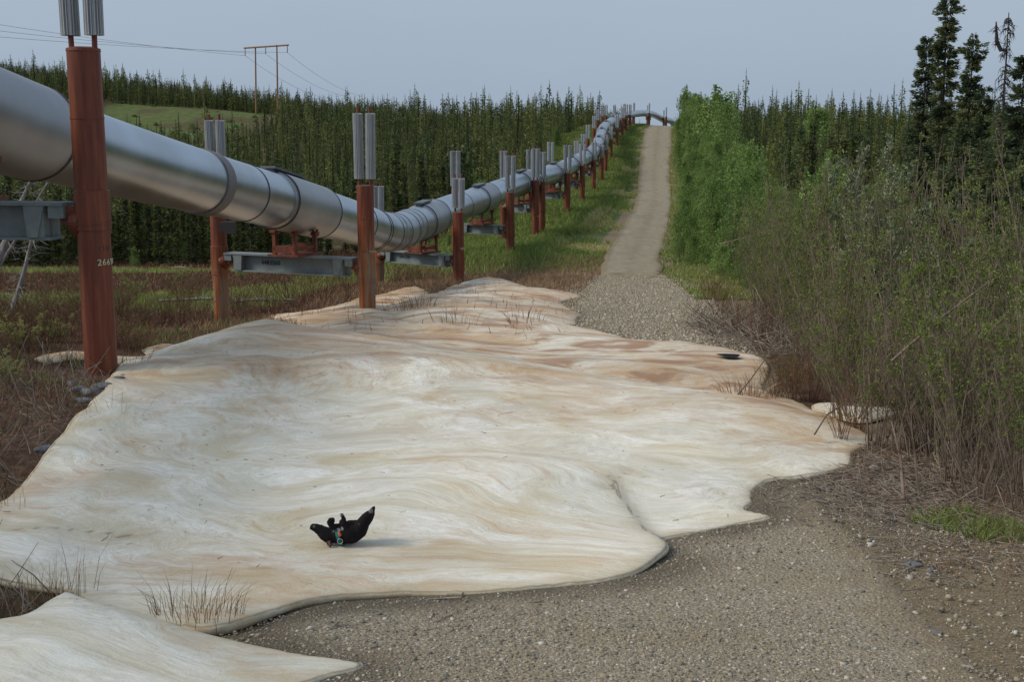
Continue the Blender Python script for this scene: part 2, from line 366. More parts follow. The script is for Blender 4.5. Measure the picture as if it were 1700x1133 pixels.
AXIS = [None, (-88, 170, 17.8), (50, 219, 19.6), (170, 257, 22.4), (340, 304, 27.4), (490, 342, 34), (585, 369, 39.5), (628, 383, 42.6), (655, 385, 45.2), (682, 376, 48.6),
        (708, 365, 52.5), (752, 347, 58), (800, 330, 67), (868, 303, 79), (922, 287, 92), (948, 274, 107), (972, 261, 124),
        (985, 251, 138), (992, 240, 152), (997, 228, 166), (1001, 214, 182), (1012, 204, 200), (1024, 197, 218), (1036, 192, 236),
        (1056, 188.5, 258), (1074, 188, 274), (1086, 190.5, 283), (1100, 198, 294), (1118, 207, 306)]

# ------------------------------------------------------------------ road line
RY = np.array([-30, 3, 7, 14, 20, 25.6, 30, 40, 48, 57, 66, 76, 90, 107, 125, 142, 173, 193, 215, 252, 275, 300, 360.])
RC = np.array([-.5, .3, .55, 1.1, 2.0, 2.85, 3.2, 4.1, 4.9, 5.65, 6.6, 8.0, 10.2, 12.5, 14.7, 16.6, 20.3, 22.9, 25.6, 30.4, 33.5, 37, 45])
RWd = np.array([2.9, 2.5, 2.35, 2.3, 1.9, 1.7, 1.75, 2.15, 2.0, 1.5, 1.5, 1.65, 1.55, 1.6, 1.75, 1.9, 2.15, 2.4, 2.5, 2.65, 2.7, 2.7, 2.7])
def rc(y): return np.interp(y, RY, RC)
def rw(y): return np.interp(y, RY, RWd)

# ------------------------------------------------------------------ terrain height from survey points
CP = []
def cp(px, py, d): p = W(px, py, d); CP.append((p.x, p.y, p.z))
for y, z in ((-20, -.6), (-8, -1.2), (0, -1.7), (3, -2.3), (6.35, -2.98), (8, -3.22), (10, -3.45), (12.5, -3.62), (15, -3.72), (18, -3.85), (22, -4.05), (28, -4.5), (36, -5.05), (45, -5.65), (52, -6.05), (57, -6.3)):
    for dx in (-2.0, 2.6): CP.append((rc(y) + dx, y, z))
for (px, py, d) in ((1062, 400, 76), (1072, 365, 90), (1083, 335, 107), (1084, 318, 125), (1084, 300, 142), (1085, 265, 173), (1087, 243, 193), (1089, 226, 215), (1091, 210, 250)):
    cp(px, py, d)
CP += [(34, 275, 2.5), (37, 300, 0.0), (46, 350, -6), (25, 330, -4), (5, 310, -2)]
for b in BENT: cp(b['r'][0], b['base'], b['r'][1])
cp(360, 553, 35); cp(628, 484, 54); cp(836, 402, 80.5); cp(914, 338, 108)
for dd, zz in ((126, -5.6), (150, -4.2), (176, -1.6), (200, 1.0), (225, 2.2), (258, 3.0)):
    CP.append((np.interp(dd, [126, 176, 258], [5, 10, 20]), dd, zz))
# left: low ground, bog, forest hill
for a in ((-300, 700, 13), (0, 850, 10.6), (60, 775, 12.2), (140, 700, 14.2), (0, 700, 14.0), (-400, 1000, 8), (0, 985, 8.3), (0, 620, 17.5), (-400, 640, 16.5), (150, 560, 23), (0, 560, 24),
          (-500, 568, 24), (250, 556, 31), (330, 562, 33.5), (420, 545, 36), (50, 528, 36), (-300, 510, 36), (450, 500, 42), (560, 478, 50), (200, 480, 50), (0, 480, 50), (400, 462, 62), (520, 450, 70), (-300, 480, 50),
          (100, 455, 70), (300, 445, 80), (600, 440, 72), (700, 425, 78), (0, 440, 88), (300, 435, 92), (500, 428, 95), (-500, 440, 90), (780, 400, 84),
          (100, 375, 140), (300, 372, 140), (500, 365, 140), (700, 355, 130), (800, 340, 118), (-300, 375, 140),
          (100, 300, 190), (300, 300, 190), (500, 292, 190), (700, 285, 185), (850, 280, 165), (-300, 290, 190),
          (50, 230, 250), (200, 228, 250), (400, 235, 250), (550, 230, 240), (700, 228, 235), (850, 228, 225), (-300, 220, 250),
          (220, 212, 285), (320, 212, 285), (420, 212, 285), (200, 182, 308), (300, 182, 308), (430, 190, 308), (560, 205, 290), (700, 212, 280), (850, 214, 270), (960, 214, 262),
          (0, 140, 335), (100, 148, 335), (250, 166, 335), (420, 187, 335), (-400, 120, 335), (0, 135, 370), (250, 165, 370), (500, 205, 370), (700, 225, 370), (900, 235, 350)):
    cp(*a)
# right: thicket and forest
for a in ((1450, 880, 9.8), (1700, 1133, 6.4), (1700, 900, 9.5), (1420, 765, 13.2), (1700, 760, 13), (2000, 800, 12), (1400, 660, 18), (1700, 650, 18), (1250, 560, 27), (1500, 560, 27), (1900, 540, 30),
          (1190, 480, 48), (1400, 480, 46), (1700, 480, 46), (1170, 420, 72), (1400, 420, 72), (1700, 410, 72), (1140, 345, 105), (1400, 345, 105), (1800, 340, 105),
          (1125, 300, 145), (1400, 300, 145), (1700, 300, 145), (1130, 245, 195), (1300, 248, 195), (1500, 250, 195), (1700, 252, 195), (1125, 214, 250), (1300, 222, 245), (1500, 228, 245), (1700, 230, 245),
          (1300, 225, 330), (1600, 230, 330)):
    cp(*a)
CPA = np.array(CP); CC = 5.0
def _phi(r2, s): return np.sqrt(r2 + s)
def _fit(P, s, lam):
    # coordinates compressed with distance so that near relief stays fine
    X = P[:, :2]; r2 = ((X[:, None] - X[None]) ** 2).sum(-1); A = _phi(r2, s); n = len(P)
    B = np.zeros((n + 3, n + 3)); B[:n, :n] = A - lam * np.eye(n); B[:n, n] = B[n, :n] = 1; B[:n, n + 1:n + 3] = X; B[n + 1:n + 3, :n] = X.T
    return np.linalg.solve(B, np.r_[P[:, 2], 0, 0, 0])
GW = _fit(CPA, CC, 0.25)
def rbf(x, y, P, w, s):
    x = np.asarray(x, float); sh = x.shape; x = x.ravel(); y = np.broadcast_to(np.asarray(y, float), sh).ravel(); out = np.empty(len(x)); n = len(P)
    for i in range(0, len(x), 40000):
        a, b = x[i:i + 40000], y[i:i + 40000]
        r2 = (a[:, None] - P[None, :, 0]) ** 2 + (b[:, None] - P[None, :, 1]) ** 2
        out[i:i + 40000] = _phi(r2, s) @ w[:n] + w[n] + w[n + 1] * a + w[n + 2] * b
    return out.reshape(sh)
def vnoise(x, y, sc, seed=0):
    x = np.asarray(x) / sc; y = np.asarray(y) / sc; xi = np.floor(x).astype(int); yi = np.floor(y).astype(int); fx = x - xi; fy = y - yi
    fx = fx * fx * (3 - 2 * fx); fy = fy * fy * (3 - 2 * fy)
    def h(a, b):
        n = (a * 374761393 + b * 668265263 + seed * 974634777) & 0x7fffffff; n = ((n ^ (n >> 13)) * 1274126177) & 0x7fffffff
        return ((n ^ (n >> 16)) & 0xffff) / 65535.0
    return (h(xi, yi) * (1 - fx) + h(xi + 1, yi) * fx) * (1 - fy) + (h(xi, yi + 1) * (1 - fx) + h(xi + 1, yi + 1) * fx) * fy - 0.5
def G(x, y):
    x = np.asarray(x, float); y = np.asarray(y, float)
    xc = np.clip(x, -175, 175); yc = np.clip(y, -22, 375)
    z = rbf(xc, yc, CPA, GW, CC)
    far = np.hypot(x - xc, y - yc); z = z * np.exp(-far / 500) - 10 * (1 - np.exp(-far / 500))
    road = np.clip((np.abs(x - rc(y)) - rw(y)) / 1.5, 0, 1)
    z = z + road * (0.10 * vnoise(x, y, 1.3, 1) + 0.22 * vnoise(x, y, 4.0, 2) * np.clip(np.abs(x - rc(y)) / 8, 0, 1) + 0.05 * vnoise(x, y, 0.4, 3)) + 0.03 * vnoise(x, y, 0.9, 4)
    return z
def g1(x, y): return float(G(np.array([x]), np.array([y]))[0])
def hit(px, py, up=0.0):
    k = np.concatenate([np.arange(4, 40, 0.04), np.arange(40, 330, 0.4)]); u = (566.5 - py) / F
    x = (px - 850) / F * k / (CT + u * ST); z = ratio(py) * k; g = G(x, k) + up
    i = np.argmax(z < g)
    return float(x[i]), float(k[i]), float(g[i])

# terrain sheet
def axis(lo, hi, c, a, dt):
    t0, t1 = math.asinh((lo - c) / a), math.asinh((hi - c) / a); n = int((t1 - t0) / dt) + 1
    return c + a * np.sinh(np.linspace(t0, t1, n))
gx = axis(-2500, 2500, 0, 7, 0.018); gy = axis(-300, 3500, 12, 8, 0.016)
XX, YY = np.meshgrid(gx, gy); ZZ = G(XX, YY)
nx, ny = len(gx), len(gy)
idx = np.arange(nx * ny).reshape(ny, nx)
Fq = np.stack([idx[:-1, :-1], idx[:-1, 1:], idx[1:, 1:], idx[1:, :-1]], -1).reshape(-1, 4)
me = npmesh('ground', np.stack([XX, YY, ZZ], -1).reshape(-1, 3), Fq, M['ground'], smooth=True)
x, y = XX.ravel(), YY.ravel()
def pipex(y):
    ys = np.array([W(*a).y for a in AXIS[1:]]); xs = np.array([W(*a).x for a in AXIS[1:]]); return np.interp(y, ys, xs)
def sstep(a, b, v): t = np.clip((v - a) / (b - a), 0, 1); return t * t * (3 - 2 * t)
PX = pipex(y); RCY = rc(y)
def grassmask(x, y):
    p = pipex(y); r = rc(y); w = rw(y)
    g = sstep(55, 66, y) * sstep(-9, -3, x - p) * (1 - sstep(0, 6, x - r - w - 1.5))                  # green slope by the pipe, right verge
    g = np.maximum(g, sstep(40, 60, y) * sstep(2.2, 4, x - r) * (1 - sstep(8, 12, x - r)) * 0.8)
    bog = (x < p - 3) & (y > 38) & (y < 100)
    g = np.maximum(g, np.where(bog, 0.9 * sstep(0.04, 0.16, vnoise(x, y * 3.0, 18, 11) - .05), 0))
    cl = sstep(242, 252, y) * (1 - sstep(314, 322, y)) * sstep(-112, -98, x) * (1 - sstep(-66, -58, x))
    g = np.maximum(g, cl * (0.62 + 1.1 * vnoise(x, y, 9, 5)))
    g = np.maximum(g, 0.45 * ((y > 95) & (x < p - 9)))
    g = np.maximum(g, 0.8 * sstep(0.05, 0.3, vnoise(x, y, 1.6, 8)) * ((y < 11) & (x > 3.4)))
    g = np.maximum(g, 0.55 * ((x > r + 6) & (y > 30)))
    return g
def dirtmask(x, y):
    d = 1 - sstep(0, 1.2, np.abs(x - rc(y)) - rw(y))
    d = np.maximum(d, (1 - sstep(1.5, 4.5, np.abs(x - rc(y)) - rw(y))) * ((y < 16) & (x > 0)) * 0.9)
    d = np.maximum(d, 0.8 * sstep(24, 30, y) * (1 - sstep(56, 66, y)) * (1 - sstep(2.5, 5, np.abs(x - rc(y) + 1) - rw(y))))
    return d
mk = np.stack([grassmask(x, y), dirtmask(x, y), np.zeros_like(x), np.ones_like(x)], -1).astype(np.float32)
ca = me.attributes.new('mask', 'FLOAT_COLOR', 'POINT'); ca.data.foreach_set('color', mk.ravel())
tag(link('ground', me), 'brown and green open ground running from the bog up the forested hill', 'ground', kind='structure')

# road strip
ry = np.sort(np.concatenate([axis(-25, 300, 8, 8, 0.012), np.arange(53, 58, .13)])); rt = np.linspace(-1, 1, 61)
TT, RYY = np.meshgrid(rt, ry)
edge = 0.16 * vnoise(RYY, TT * 0 + np.sign(TT) * 9, 0.7, 21) + 0.4 * vnoise(RYY, np.sign(TT) * 9, 3.5, 22) + .08 * vnoise(RYY, np.sign(TT) * 9, 0.25, 23)
RX = rc(RYY) + TT * (rw(RYY) + edge * (0.6 + RYY / 120))
RZ = G(RX, RYY) + 0.022 - 0.05 * sstep(0.9, 1, np.abs(TT))
# washed-out lip where the loose gravel ends
RZ += 0.14 * sstep(55.3, 55.6, RYY + 1.2 * vnoise(RX, RYY, 0.9, 31)) * (1 - sstep(57, 70, RYY)); RZ -= .07 * np.exp(-((RYY + 1.2 * vnoise(RX, RYY, .9, 31) - 54.6) / .5) ** 2)
n1_, n2_ = len(rt), len(ry); idx = np.arange(n1_ * n2_).reshape(n2_, n1_)
Fr = np.stack([idx[:-1, :-1], idx[:-1, 1:], idx[1:, 1:], idx[1:, :-1]], -1).reshape(-1, 4)
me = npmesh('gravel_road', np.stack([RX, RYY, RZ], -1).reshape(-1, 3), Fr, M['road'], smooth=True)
at = me.attributes.new('far', 'FLOAT', 'POINT'); at.data.foreach_set('value', sstep(50, 62, RYY + 7 * vnoise(RX, RYY, 1.2, 33) + 5 * vnoise(RX, RYY, .4, 34)).ravel().astype(np.float32))
at = me.attributes.new('edge', 'FLOAT', 'POINT'); at.data.foreach_set('value', (sstep(.55, 1.0, np.abs(TT)) * .8).ravel().astype(np.float32))
at = me.attributes.new('lane', 'FLOAT', 'POINT'); at.data.foreach_set('value', (.75 * np.clip(np.exp(-(TT / .2) ** 2) + sstep(.66, .95, np.abs(TT)), 0, 1)).ravel().astype(np.float32))
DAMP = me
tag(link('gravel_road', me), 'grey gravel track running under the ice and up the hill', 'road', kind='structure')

# ------------------------------------------------------------------ ice sheets
def polysd(x, y, P):
    """signed distance to a polygon (+ inside) and the nearest boundary point"""
    P = np.asarray(P); Q = np.roll(P, -1, 0); best = np.full(x.shape, 1e9); nxp = np.zeros_like(x); nyp = np.zeros_like(x); ins = np.zeros(x.shape, bool)
    for (ax, ay), (bx, by) in zip(P, Q):
        ex, ey = bx - ax, by - ay; t = np.clip(((x - ax) * ex + (y - ay) * ey) / (ex * ex + ey * ey + 1e-12), 0, 1)
        qx, qy = ax + t * ex, ay + t * ey; d = np.hypot(x - qx, y - qy); m = d < best
        best = np.where(m, d, best); nxp = np.where(m, qx, nxp); nyp = np.where(m, qy, nyp)
        c = ((ay > y) != (by > y)) & (x < (bx - ax) * (y - ay) / (by - ay + 1e-12) + ax); ins ^= c
    return np.where(ins, best, -best), nxp, nyp
def densify(P, amp, seed, step=0.12):
    out = []; P = [np.array(p, float) for p in P]; n = len(P)
    for i in range(n):
        p0, p1, p2, p3 = P[i - 1], P[i], P[(i + 1) % n], P[(i + 2) % n]
        k = max(2, int(np.linalg.norm(p2 - p1) / step))
        for j in range(k):
            t = j / k
            q = 0.5 * ((2 * p1) + (p2 - p0) * t + (2 * p0 - 5 * p1 + 4 * p2 - p3) * t * t + (3 * p1 - p0 - 3 * p2 + p3) * t ** 3)
            out.append(q + amp * np.array([vnoise(q[0], q[1], 0.35, seed), vnoise(q[0], q[1], 0.35, seed + 1)]) + 2 * amp * np.array([vnoise(q[0], q[1], 1.1, seed + 2), vnoise(q[0], q[1], 1.1, seed + 3)]))
    return np.array(out)
ICE = []
def ice(label, pts, topfn, lip=0.07, wfall=0.7, step=0.07, stain=0.3, amp=0.05, seed=1, rr=0.06, step_line=None):
    P = []
    for p in pts:
        if len(p) == 2: h = hit(*p); P.append((h[0], h[1]))
        elif p[2] == 'w': P.append((p[0], p[1]))
        else: w = W(*p); P.append((w.x, w.y))
    P = densify(P, amp, seed)
    lo, hi = P.min(0) - 2 * step, P.max(0) + 2 * step
    X, Y = np.meshgrid(np.arange(lo[0], hi[0], step), np.arange(lo[1], hi[1], step))
    sd, qx, qy = polysd(X, Y, P)
    ins_ = sd > 0.12 * step; cell = ins_[:-1, :-1] | ins_[:-1, 1:] | ins_[1:, 1:] | ins_[1:, :-1]
    keep = np.zeros(X.shape, bool); keep[:-1, :-1] |= cell; keep[:-1, 1:] |= cell; keep[1:, 1:] |= cell; keep[1:, :-1] |= cell
    X = np.where(ins_, X, qx); Y = np.where(ins_, Y, qy); sd = np.where(ins_, sd, 0)
    g = G(X, Y); T = topfn(X, Y, g)
    f = 1 - np.exp(-sd / wfall)
    r = np.clip(1 - sd / rr, 0, 1)
    thin = 0.7 + 0.9 * vnoise(X, Y, 1.2, seed + 9)
    Z = g + lip * np.clip(thin, .3, 1.5) + np.maximum(T - g - lip, 0.02) * f - 0.25 * lip * (1 - np.sqrt(1 - r * r))
    Z += (0.03 * vnoise(X * 0.5, Y, 1.2, seed + 5) + 0.015 * vnoise(X * 0.6, Y, 0.45, seed + 6)) * np.clip(sd / 0.4, 0, 1)
    Z += 0.006 * vnoise(X, Y, 0.15, seed + 7)
    crack = np.full(X.shape, 9.0)
    if step_line is not None:      # the newer flow ends in a low step over the older, thinner lobe
        Q = densify([hit(*p)[:2] if len(p) == 2 else tuple(W(*p))[:2] for p in step_line], 0.04, seed + 60)
        sq, _, _ = polysd(X, Y, Q); fade = (1 - sstep(2.2, 3.6, X)) * (1 - sstep(11.3, 12.1, Y)); low = g + 0.05 + np.minimum(0.17, (T - g) * .6) * (1 - np.exp(-np.maximum(sd, 0) / .35))
        Z = np.where(sq > -.02, Z + (np.minimum(low, Z - .04) - Z) * sstep(-.02, .10, sq) * (fade), Z)
        crack = np.where(fade > .3, np.abs(sq) * 1.0, 9)
        for ln_, wd in (([(-60, 884), (30, 884), (95, 880), (150, 886), (215, 898)], .7), ([(0, 958), (90, 968), (170, 985)], 1.2), ([(1008, 806), (1020, 790), (1038, 775), (1048, 768)], .8)):
            pl = densify([W(px_, py_, np.interp(py_, [760, 880, 985], [12.3, 9.9, 8.5])).to_2d() for px_, py_ in ln_], .03, 66)[:-int(1)]
            dd = np.min(np.hypot(X[..., None] - pl[None, None, :max(2, len(pl) * 3 // 5), 0], Y[..., None] - pl[None, None, :max(2, len(pl) * 3 // 5), 1]), -1)
            crack = np.minimum(crack, dd * wd); Z = Z - .022 * np.exp(-(dd / .05) ** 2)
    ids = -np.ones(X.shape, int); ids[keep] = np.arange(keep.sum())
    q = np.stack([ids[:-1, :-1], ids[:-1, 1:], ids[1:, 1:], ids[1:, :-1]], -1).reshape(-1, 4); q = q[cell.ravel()]
    V = np.stack([X[keep], Y[keep], Z[keep]], -1)
    me = npmesh('ice_sheet', V, q, M['ice'], smooth=True)
    a = me.attributes.new('sd', 'FLOAT', 'POINT'); a.data.foreach_set('value', np.minimum(sd, crack + .004)[keep].astype(np.float32))
    s = stain(V[:, 0], V[:, 1]) if callable(stain) else np.full(len(V), stain)
    a = me.attributes.new('stain', 'FLOAT', 'POINT'); a.data.foreach_set('value', np.asarray(s, np.float32))
    bm = bmesh.new(); bm.from_mesh(me)
    bmesh.ops.remove_doubles(bm, verts=bm.verts, dist=0.004)
    lone = [v for v in bm.verts if not v.link_faces]; bmesh.ops.delete(bm, geom=lone, context='VERTS')
    be = [e for e in bm.edges if e.is_boundary]
    for depth, inset in ((lip * 0.26, 0.004), (lip * 0.05, 0.30), (lip * 0.8, 0.05), (.15, .02)):
        ret = bmesh.ops.extrude_edge_only(bm, edges=be)
        nv = [v for v in ret['geom'] if isinstance(v, bmesh.types.BMVert)]
        pos = np.array([v.co[:] for v in nv])
        e_ = 0.10; px_ = polysd(pos[:, 0] + e_, pos[:, 1], P)[0] - polysd(pos[:, 0] - e_, pos[:, 1], P)[0]; py_ = polysd(pos[:, 0], pos[:, 1] + e_, P)[0] - polysd(pos[:, 0], pos[:, 1] - e_, P)[0]
        ln = np.hypot(px_, py_) + 1e-6
        for v, a_, b_ in zip(nv, px_ / ln, py_ / ln):
            v.co.x += float(a_) * inset; v.co.y += float(b_) * inset; v.co.z -= depth * (.45 + 1.5 * max(0., .5 + float(vnoise(v.co.x, v.co.y, .45, seed + 80))) if depth < .1 else 1)
        be = [e for e in ret['geom'] if isinstance(e, bmesh.types.BMEdge)]
    for f_ in bm.faces: f_.smooth = True
    bmesh.ops.recalc_face_normals(bm, faces=bm.faces)
    bm.to_mesh(me); bm.free(); me.update()
    o = link('ice_sheet', me); tag(o, label, 'ice', 'sheets of stained melting ice')
    ICE.append((P, topfn, lip, wfall, rr, seed)); return o
AT = []
for a in ((250, 592, 18), (400, 552, 19.3), (500, 556, 19.3), (600, 568, 19), (800, 605, 17.5), (1000, 645, 16.2), (1200, 682, 14.8), (300, 650, 16.2), (600, 650, 16), (200, 700, 14.2), (500, 720, 13.7), (800, 720, 13.5),
          (1000, 740, 13), (1300, 740, 13.2), (150, 800, 11.3), (400, 800, 11.2), (700, 800, 11.15), (1000, 820, 10.85), (1250, 780, 12.1), (0, 880, 9.9), (250, 880, 9.65), (568, 908, 9.3), (850, 900, 9.45), (1030, 900, 9.45), (500, 960, 8.6), (800, 950, 8.7), (200, 960, 8.6)):
    p = W(*a); AT.append((p.x, p.y, p.z))
AT = np.array(AT); AW = _fit(AT, 2.0, 0.3)
def topA(x, y, g): return np.minimum(rbf(x, y, AT, AW, 2.0) + 0.10 * sstep(14.5, 18, y), g + 1.4)
mainice = ice('broad whitish ice dome in the foreground with the black dog on it',
    [(-170, 905, 9.6), (-100, 970), (0, 978), (100, 990), (190, 1030), (270, 1052), (350, 1062), (440, 1036), (520, 1014), (600, 1004), (700, 998), (800, 993), (900, 985), (1000, 973), (1060, 958), (1101, 934), (1098, 908), (1120, 899), (1200, 882), (1278, 867), (1234, 854), (1252, 838), (1272, 806), (1340, 799), (1402, 782), (1410, 760), (1450, 735, 14.5), (1300, 690, 16.4), (1000, 640, 18.2), (800, 600, 19.8), (600, 560, 21.2), (430, 545, 22), (300, 572, 20.2), (205, 610, 18.0), (178, 650, 15.9), (142, 700, 14.3), (62, 775, 12.2), (0, 850, 10.7), (-100, 890, 9.9)],
    topA, lip=0.10, wfall=0.65, step=0.06, stain=lambda x, y: 0.12 + 0.45 * sstep(13, 19, y) + 0.45 * sstep(2.0, 4.5, x), amp=0.06, seed=3,
    step_line=[(1100, 912), (1065, 888), (1022, 838), (1012, 806), (1045, 774, 12.2), (1080, 752, 12.7), (1250, 752, 12.7), (1330, 800), (1300, 880), (1200, 900), (1120, 915)])
ice('small whitish ice slab at the lower left corner, pointed towards the gravel',
    [(-150, 1060), (-60, 1075), (0, 1060), (50, 1030), (95, 1010), (140, 1008), (200, 1030), (300, 1052), (400, 1074), (500, 1094), (606, 1112), (560, 1130), (500, 1148), (400, 1180), (200, 1220), (-150, 1240)],
    lambda x, y, g: g + 0.30 * sstep(-0.9, -3.0, x) + 0.06, lip=0.05, wfall=0.35, step=0.05, stain=0.0, amp=0.02, seed=25)
ice('orange stained ice sheet between the big dome and the gravel track',
    [(430, 560, 23.5), (530, 541), (600, 519), (650, 523), (720, 539), (800, 539), (880, 538), (960, 546), (1010, 556), (1080, 574), (1112, 569), (1180, 577), (1262, 593), (1280, 622), (1264, 652), (1330, 674), (1396, 702), (1425, 740, 14.2), (1250, 705, 15.4), (1000, 690, 16.0), (700, 630, 18.6), (450, 590, 20.8)],
    lambda x, y, g: g + 0.20 + 0.07 * np.sin(y * 1.3 + x * .5), lip=0.05, wfall=0.9, step=0.09, stain=0.9, amp=0.06, seed=36)
ice('farthest pale ice sheet with brown stains, right of the third support',
    [(640, 524), (655, 506), (700, 493), (745, 478), (800, 464), (845, 470), (872, 479), (958, 490), (932, 503), (946, 513), (963, 527), (945, 546), (860, 548), (780, 546), (700, 544)],
    lambda x, y, g: g + 0.36 + 0.10 * np.sin(y * .9), lip=0.06, wfall=1.6, step=0.12, stain=0.85, amp=0.12, seed=47)
ice('narrow pinkish ice tongue stretching left behind the second support',
    [(440, 530), (500, 520), (560, 508), (610, 494), (640, 490), (690, 480), (712, 492), (660, 504), (640, 520), (570, 534), (480, 542)],
    lambda x, y, g: g + 0.16, lip=0.05, wfall=0.9, step=0.1, stain=1.0, amp=0.14, seed=58)
ice('small pinkish ice remnant left of the big dome beside the first support',
    [(238, 584), (260, 578), (330, 572), (380, 566), (380, 574), (300, 586), (250, 592)],
    lambda x, y, g: g + 0.18, lip=0.06, wfall=0.4, step=0.08, stain=0.7, amp=0.06, seed=69)
ice('low dirty ice remnant in the dry grass at the left',
    [(60, 598), (110, 588), (200, 596), (260, 598), (225, 606), (150, 602), (90, 606)],
    lambda x, y, g: g + 0.12, lip=0.05, wfall=0.4, step=0.07, stain=0.6, amp=0.06, seed=72)
ice('small clean ice patch under the willows at the right',
    [(1345, 680), (1380, 672), (1440, 678), (1500, 690), (1440, 705), (1390, 700)],
    lambda x, y, g: g + 0.15, lip=0.05, wfall=0.3, step=0.06, stain=0.1, amp=0.05, seed=83)
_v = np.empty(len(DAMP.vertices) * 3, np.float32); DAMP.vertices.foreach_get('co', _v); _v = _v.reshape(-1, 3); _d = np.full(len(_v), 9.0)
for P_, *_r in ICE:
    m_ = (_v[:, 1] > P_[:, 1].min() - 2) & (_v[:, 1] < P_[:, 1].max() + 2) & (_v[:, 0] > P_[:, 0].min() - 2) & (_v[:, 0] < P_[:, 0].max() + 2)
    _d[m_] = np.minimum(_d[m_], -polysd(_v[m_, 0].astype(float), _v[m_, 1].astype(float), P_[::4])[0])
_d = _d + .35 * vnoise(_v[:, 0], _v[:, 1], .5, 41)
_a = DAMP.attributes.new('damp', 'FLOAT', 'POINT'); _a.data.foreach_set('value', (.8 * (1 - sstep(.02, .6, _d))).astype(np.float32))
def icez(x, y):
    """top of whatever ice lies here, else the ground"""
    x = np.atleast_1d(np.asarray(x, float)); y = np.atleast_1d(np.asarray(y, float)); g = G(x, y); z = g.copy(); on = np.zeros(x.shape, bool)
    for P, tf, lip, wf, rr, sdd in ICE:
        lo, hi = P.min(0), P.max(0); m = (x > lo[0]) & (x < hi[0]) & (y > lo[1]) & (y < hi[1])
        if not m.any(): continue
        s, _, _ = polysd(x[m], y[m], P[::3]); zz = g[m] + lip + np.maximum(tf(x[m], y[m], g[m]) - g[m] - lip, 0.02) * (1 - np.exp(-np.maximum(s, 0) / wf))
        k = s > 0; zi = z[m]; zi[k] = np.maximum(zi[k], zz[k]); z[m] = zi; o_ = on[m]; o_[k] = True; on[m] = o_
    return z, on
def iz(x, y): return float(icez([x], [y])[0][0])

# ------------------------------------------------------------------ pipeline
def catmull(P, k=8):
    out = []
    for i in range(len(P) - 1):
        p0, p1, p2, p3 = P[max(i - 1, 0)], P[i], P[i + 1], P[min(i + 2, len(P) - 1)]
        for j in range(k):
            t = j / k; out.append(0.5 * ((2 * p1) + (p2 - p0) * t + (2 * p0 - 5 * p1 + 4 * p2 - p3) * t * t + (3 * p1 - p0 - 3 * p2 + p3) * t ** 3))
    out.append(P[-1]); return out
AX = [Vector((-10.2, 4.0, 2.9)), Vector((-9.4, 10.0, 1.95))] + [W(*a) for a in AXIS[1:]] + [Vector((43, 330, -3.5))]
AXP = catmull(AX, 10)
cum = [0.0]
for a, b in zip(AXP, AXP[1:]): cum.append(cum[-1] + (b - a).length)
def at_s(s):
    s = min(max(s, 0), cum[-1] - 1e-4); i = int(np.searchsorted(cum, s, 'right')) - 1
    t = (s - cum[i]) / (cum[i + 1] - cum[i]); return AXP[i].lerp(AXP[i + 1], t)
def s_of_y(y):
    lo, hi = 0, cum[-1]
    for _ in range(40):
        m = (lo + hi) / 2
        if at_s(m).y < y: lo = m
        else: hi = m
    return lo
PR = 0.71
pipe = empty('pipeline', AXP[0], 'thick silvery insulated pipeline raised on rusty posts, running up the hill', 'pipeline')
def pbuild(mb, name, m, smooth=40): 
    o = mb.build(name, m, pipe, smooth); o.location = -pipe.location; return o
mb = MB(); mb.tube(AXP, PR, 48); pbuild(mb, 'pipe_jacket', M['jacket'], 60)
def ringpart(s0, s1, r, name, m, n=48, r0=PR - .01):
    k = max(2, int((s1 - s0) / 0.25) + 1); pts = [at_s(s0 + (s1 - s0) * i / (k - 1)) for i in range(k)]
    b = MB(); e = 0.004
    b.tube([pts[0]] + pts + [pts[-1]], [r0] + [r] * len(pts) + [r0], n)
    if name == 'saddle_sleeve': b = MB(); b.tube([at_s(s0 - .16)] + pts + [at_s(s1 + .16)], [PR - .01] + [r] * len(pts) + [PR - .01], n)
    return pbuild(b, name, m, 50)
sB = [s_of_y((b['r'][1] * 0.5 + b['l'][1] * 0.5)) for b in BENT]
for i, s in enumerate(sB):
    if i in (0, 1): L0 = 2.0
    else: L0 = 1.6
    if i < 14:
        sl_ = ringpart(s - L0, s + L0, 0.775, 'saddle_sleeve', M['sleeve'])
        ringpart(s - L0 - 0.02, s - L0 + 0.03, 0.79, 'clamp_band', M['seam'], 40, .765)
        ringpart(s + L0 - 0.03, s + L0 + 0.03, 0.785, 'clamp_band', M['seam'], 40, .765)
        # raised plate lying along the top
        b = MB(); c0, c1 = at_s(s - L0 - .35), at_s(s + 0.3); d = (c1 - c0).normalized()
        side = Vector((0, 0, 1)).cross(d).normalized(); upv = d.cross(side)
        mtx = Matrix((side, d, upv)).transposed()
        b.box((c0 + c1) / 2 + upv * 0.83, (0.40, (c1 - c0).length, 0.06), mtx); b.box((c0 + c1) / 2 + upv * 0.77, (0.22, (c1 - c0).length * 0.9, 0.12), mtx)
        pbuild(b, 'top_plate', M['plate'], 30)
# seams between jacket sections
used = []
for s in list(np.arange(2.0, cum[-1] - 5, 6.1)):
    if all(abs(s - q) > 2.3 for q in sB): used.append(s)
for yy in (40.0, 42.0, 43.6, 45.2, 46.8, 48.6): used.append(s_of_y(yy))
for s in used:
    if s_of_y(29) < s < s_of_y(190): ringpart(s - 0.03, s + 0.03, PR + 0.012, 'seam_band', M['seam'], 40)
s = s_of_y(27.2); ringpart(s - 0.24, s + 0.24, PR + 0.03, 'grey_band', M['band'])
for yy in (44.2, 47.6): s = s_of_y(yy); ringpart(s, s + 0.3, PR + 0.02, 'grey_band', M['sleeve'])

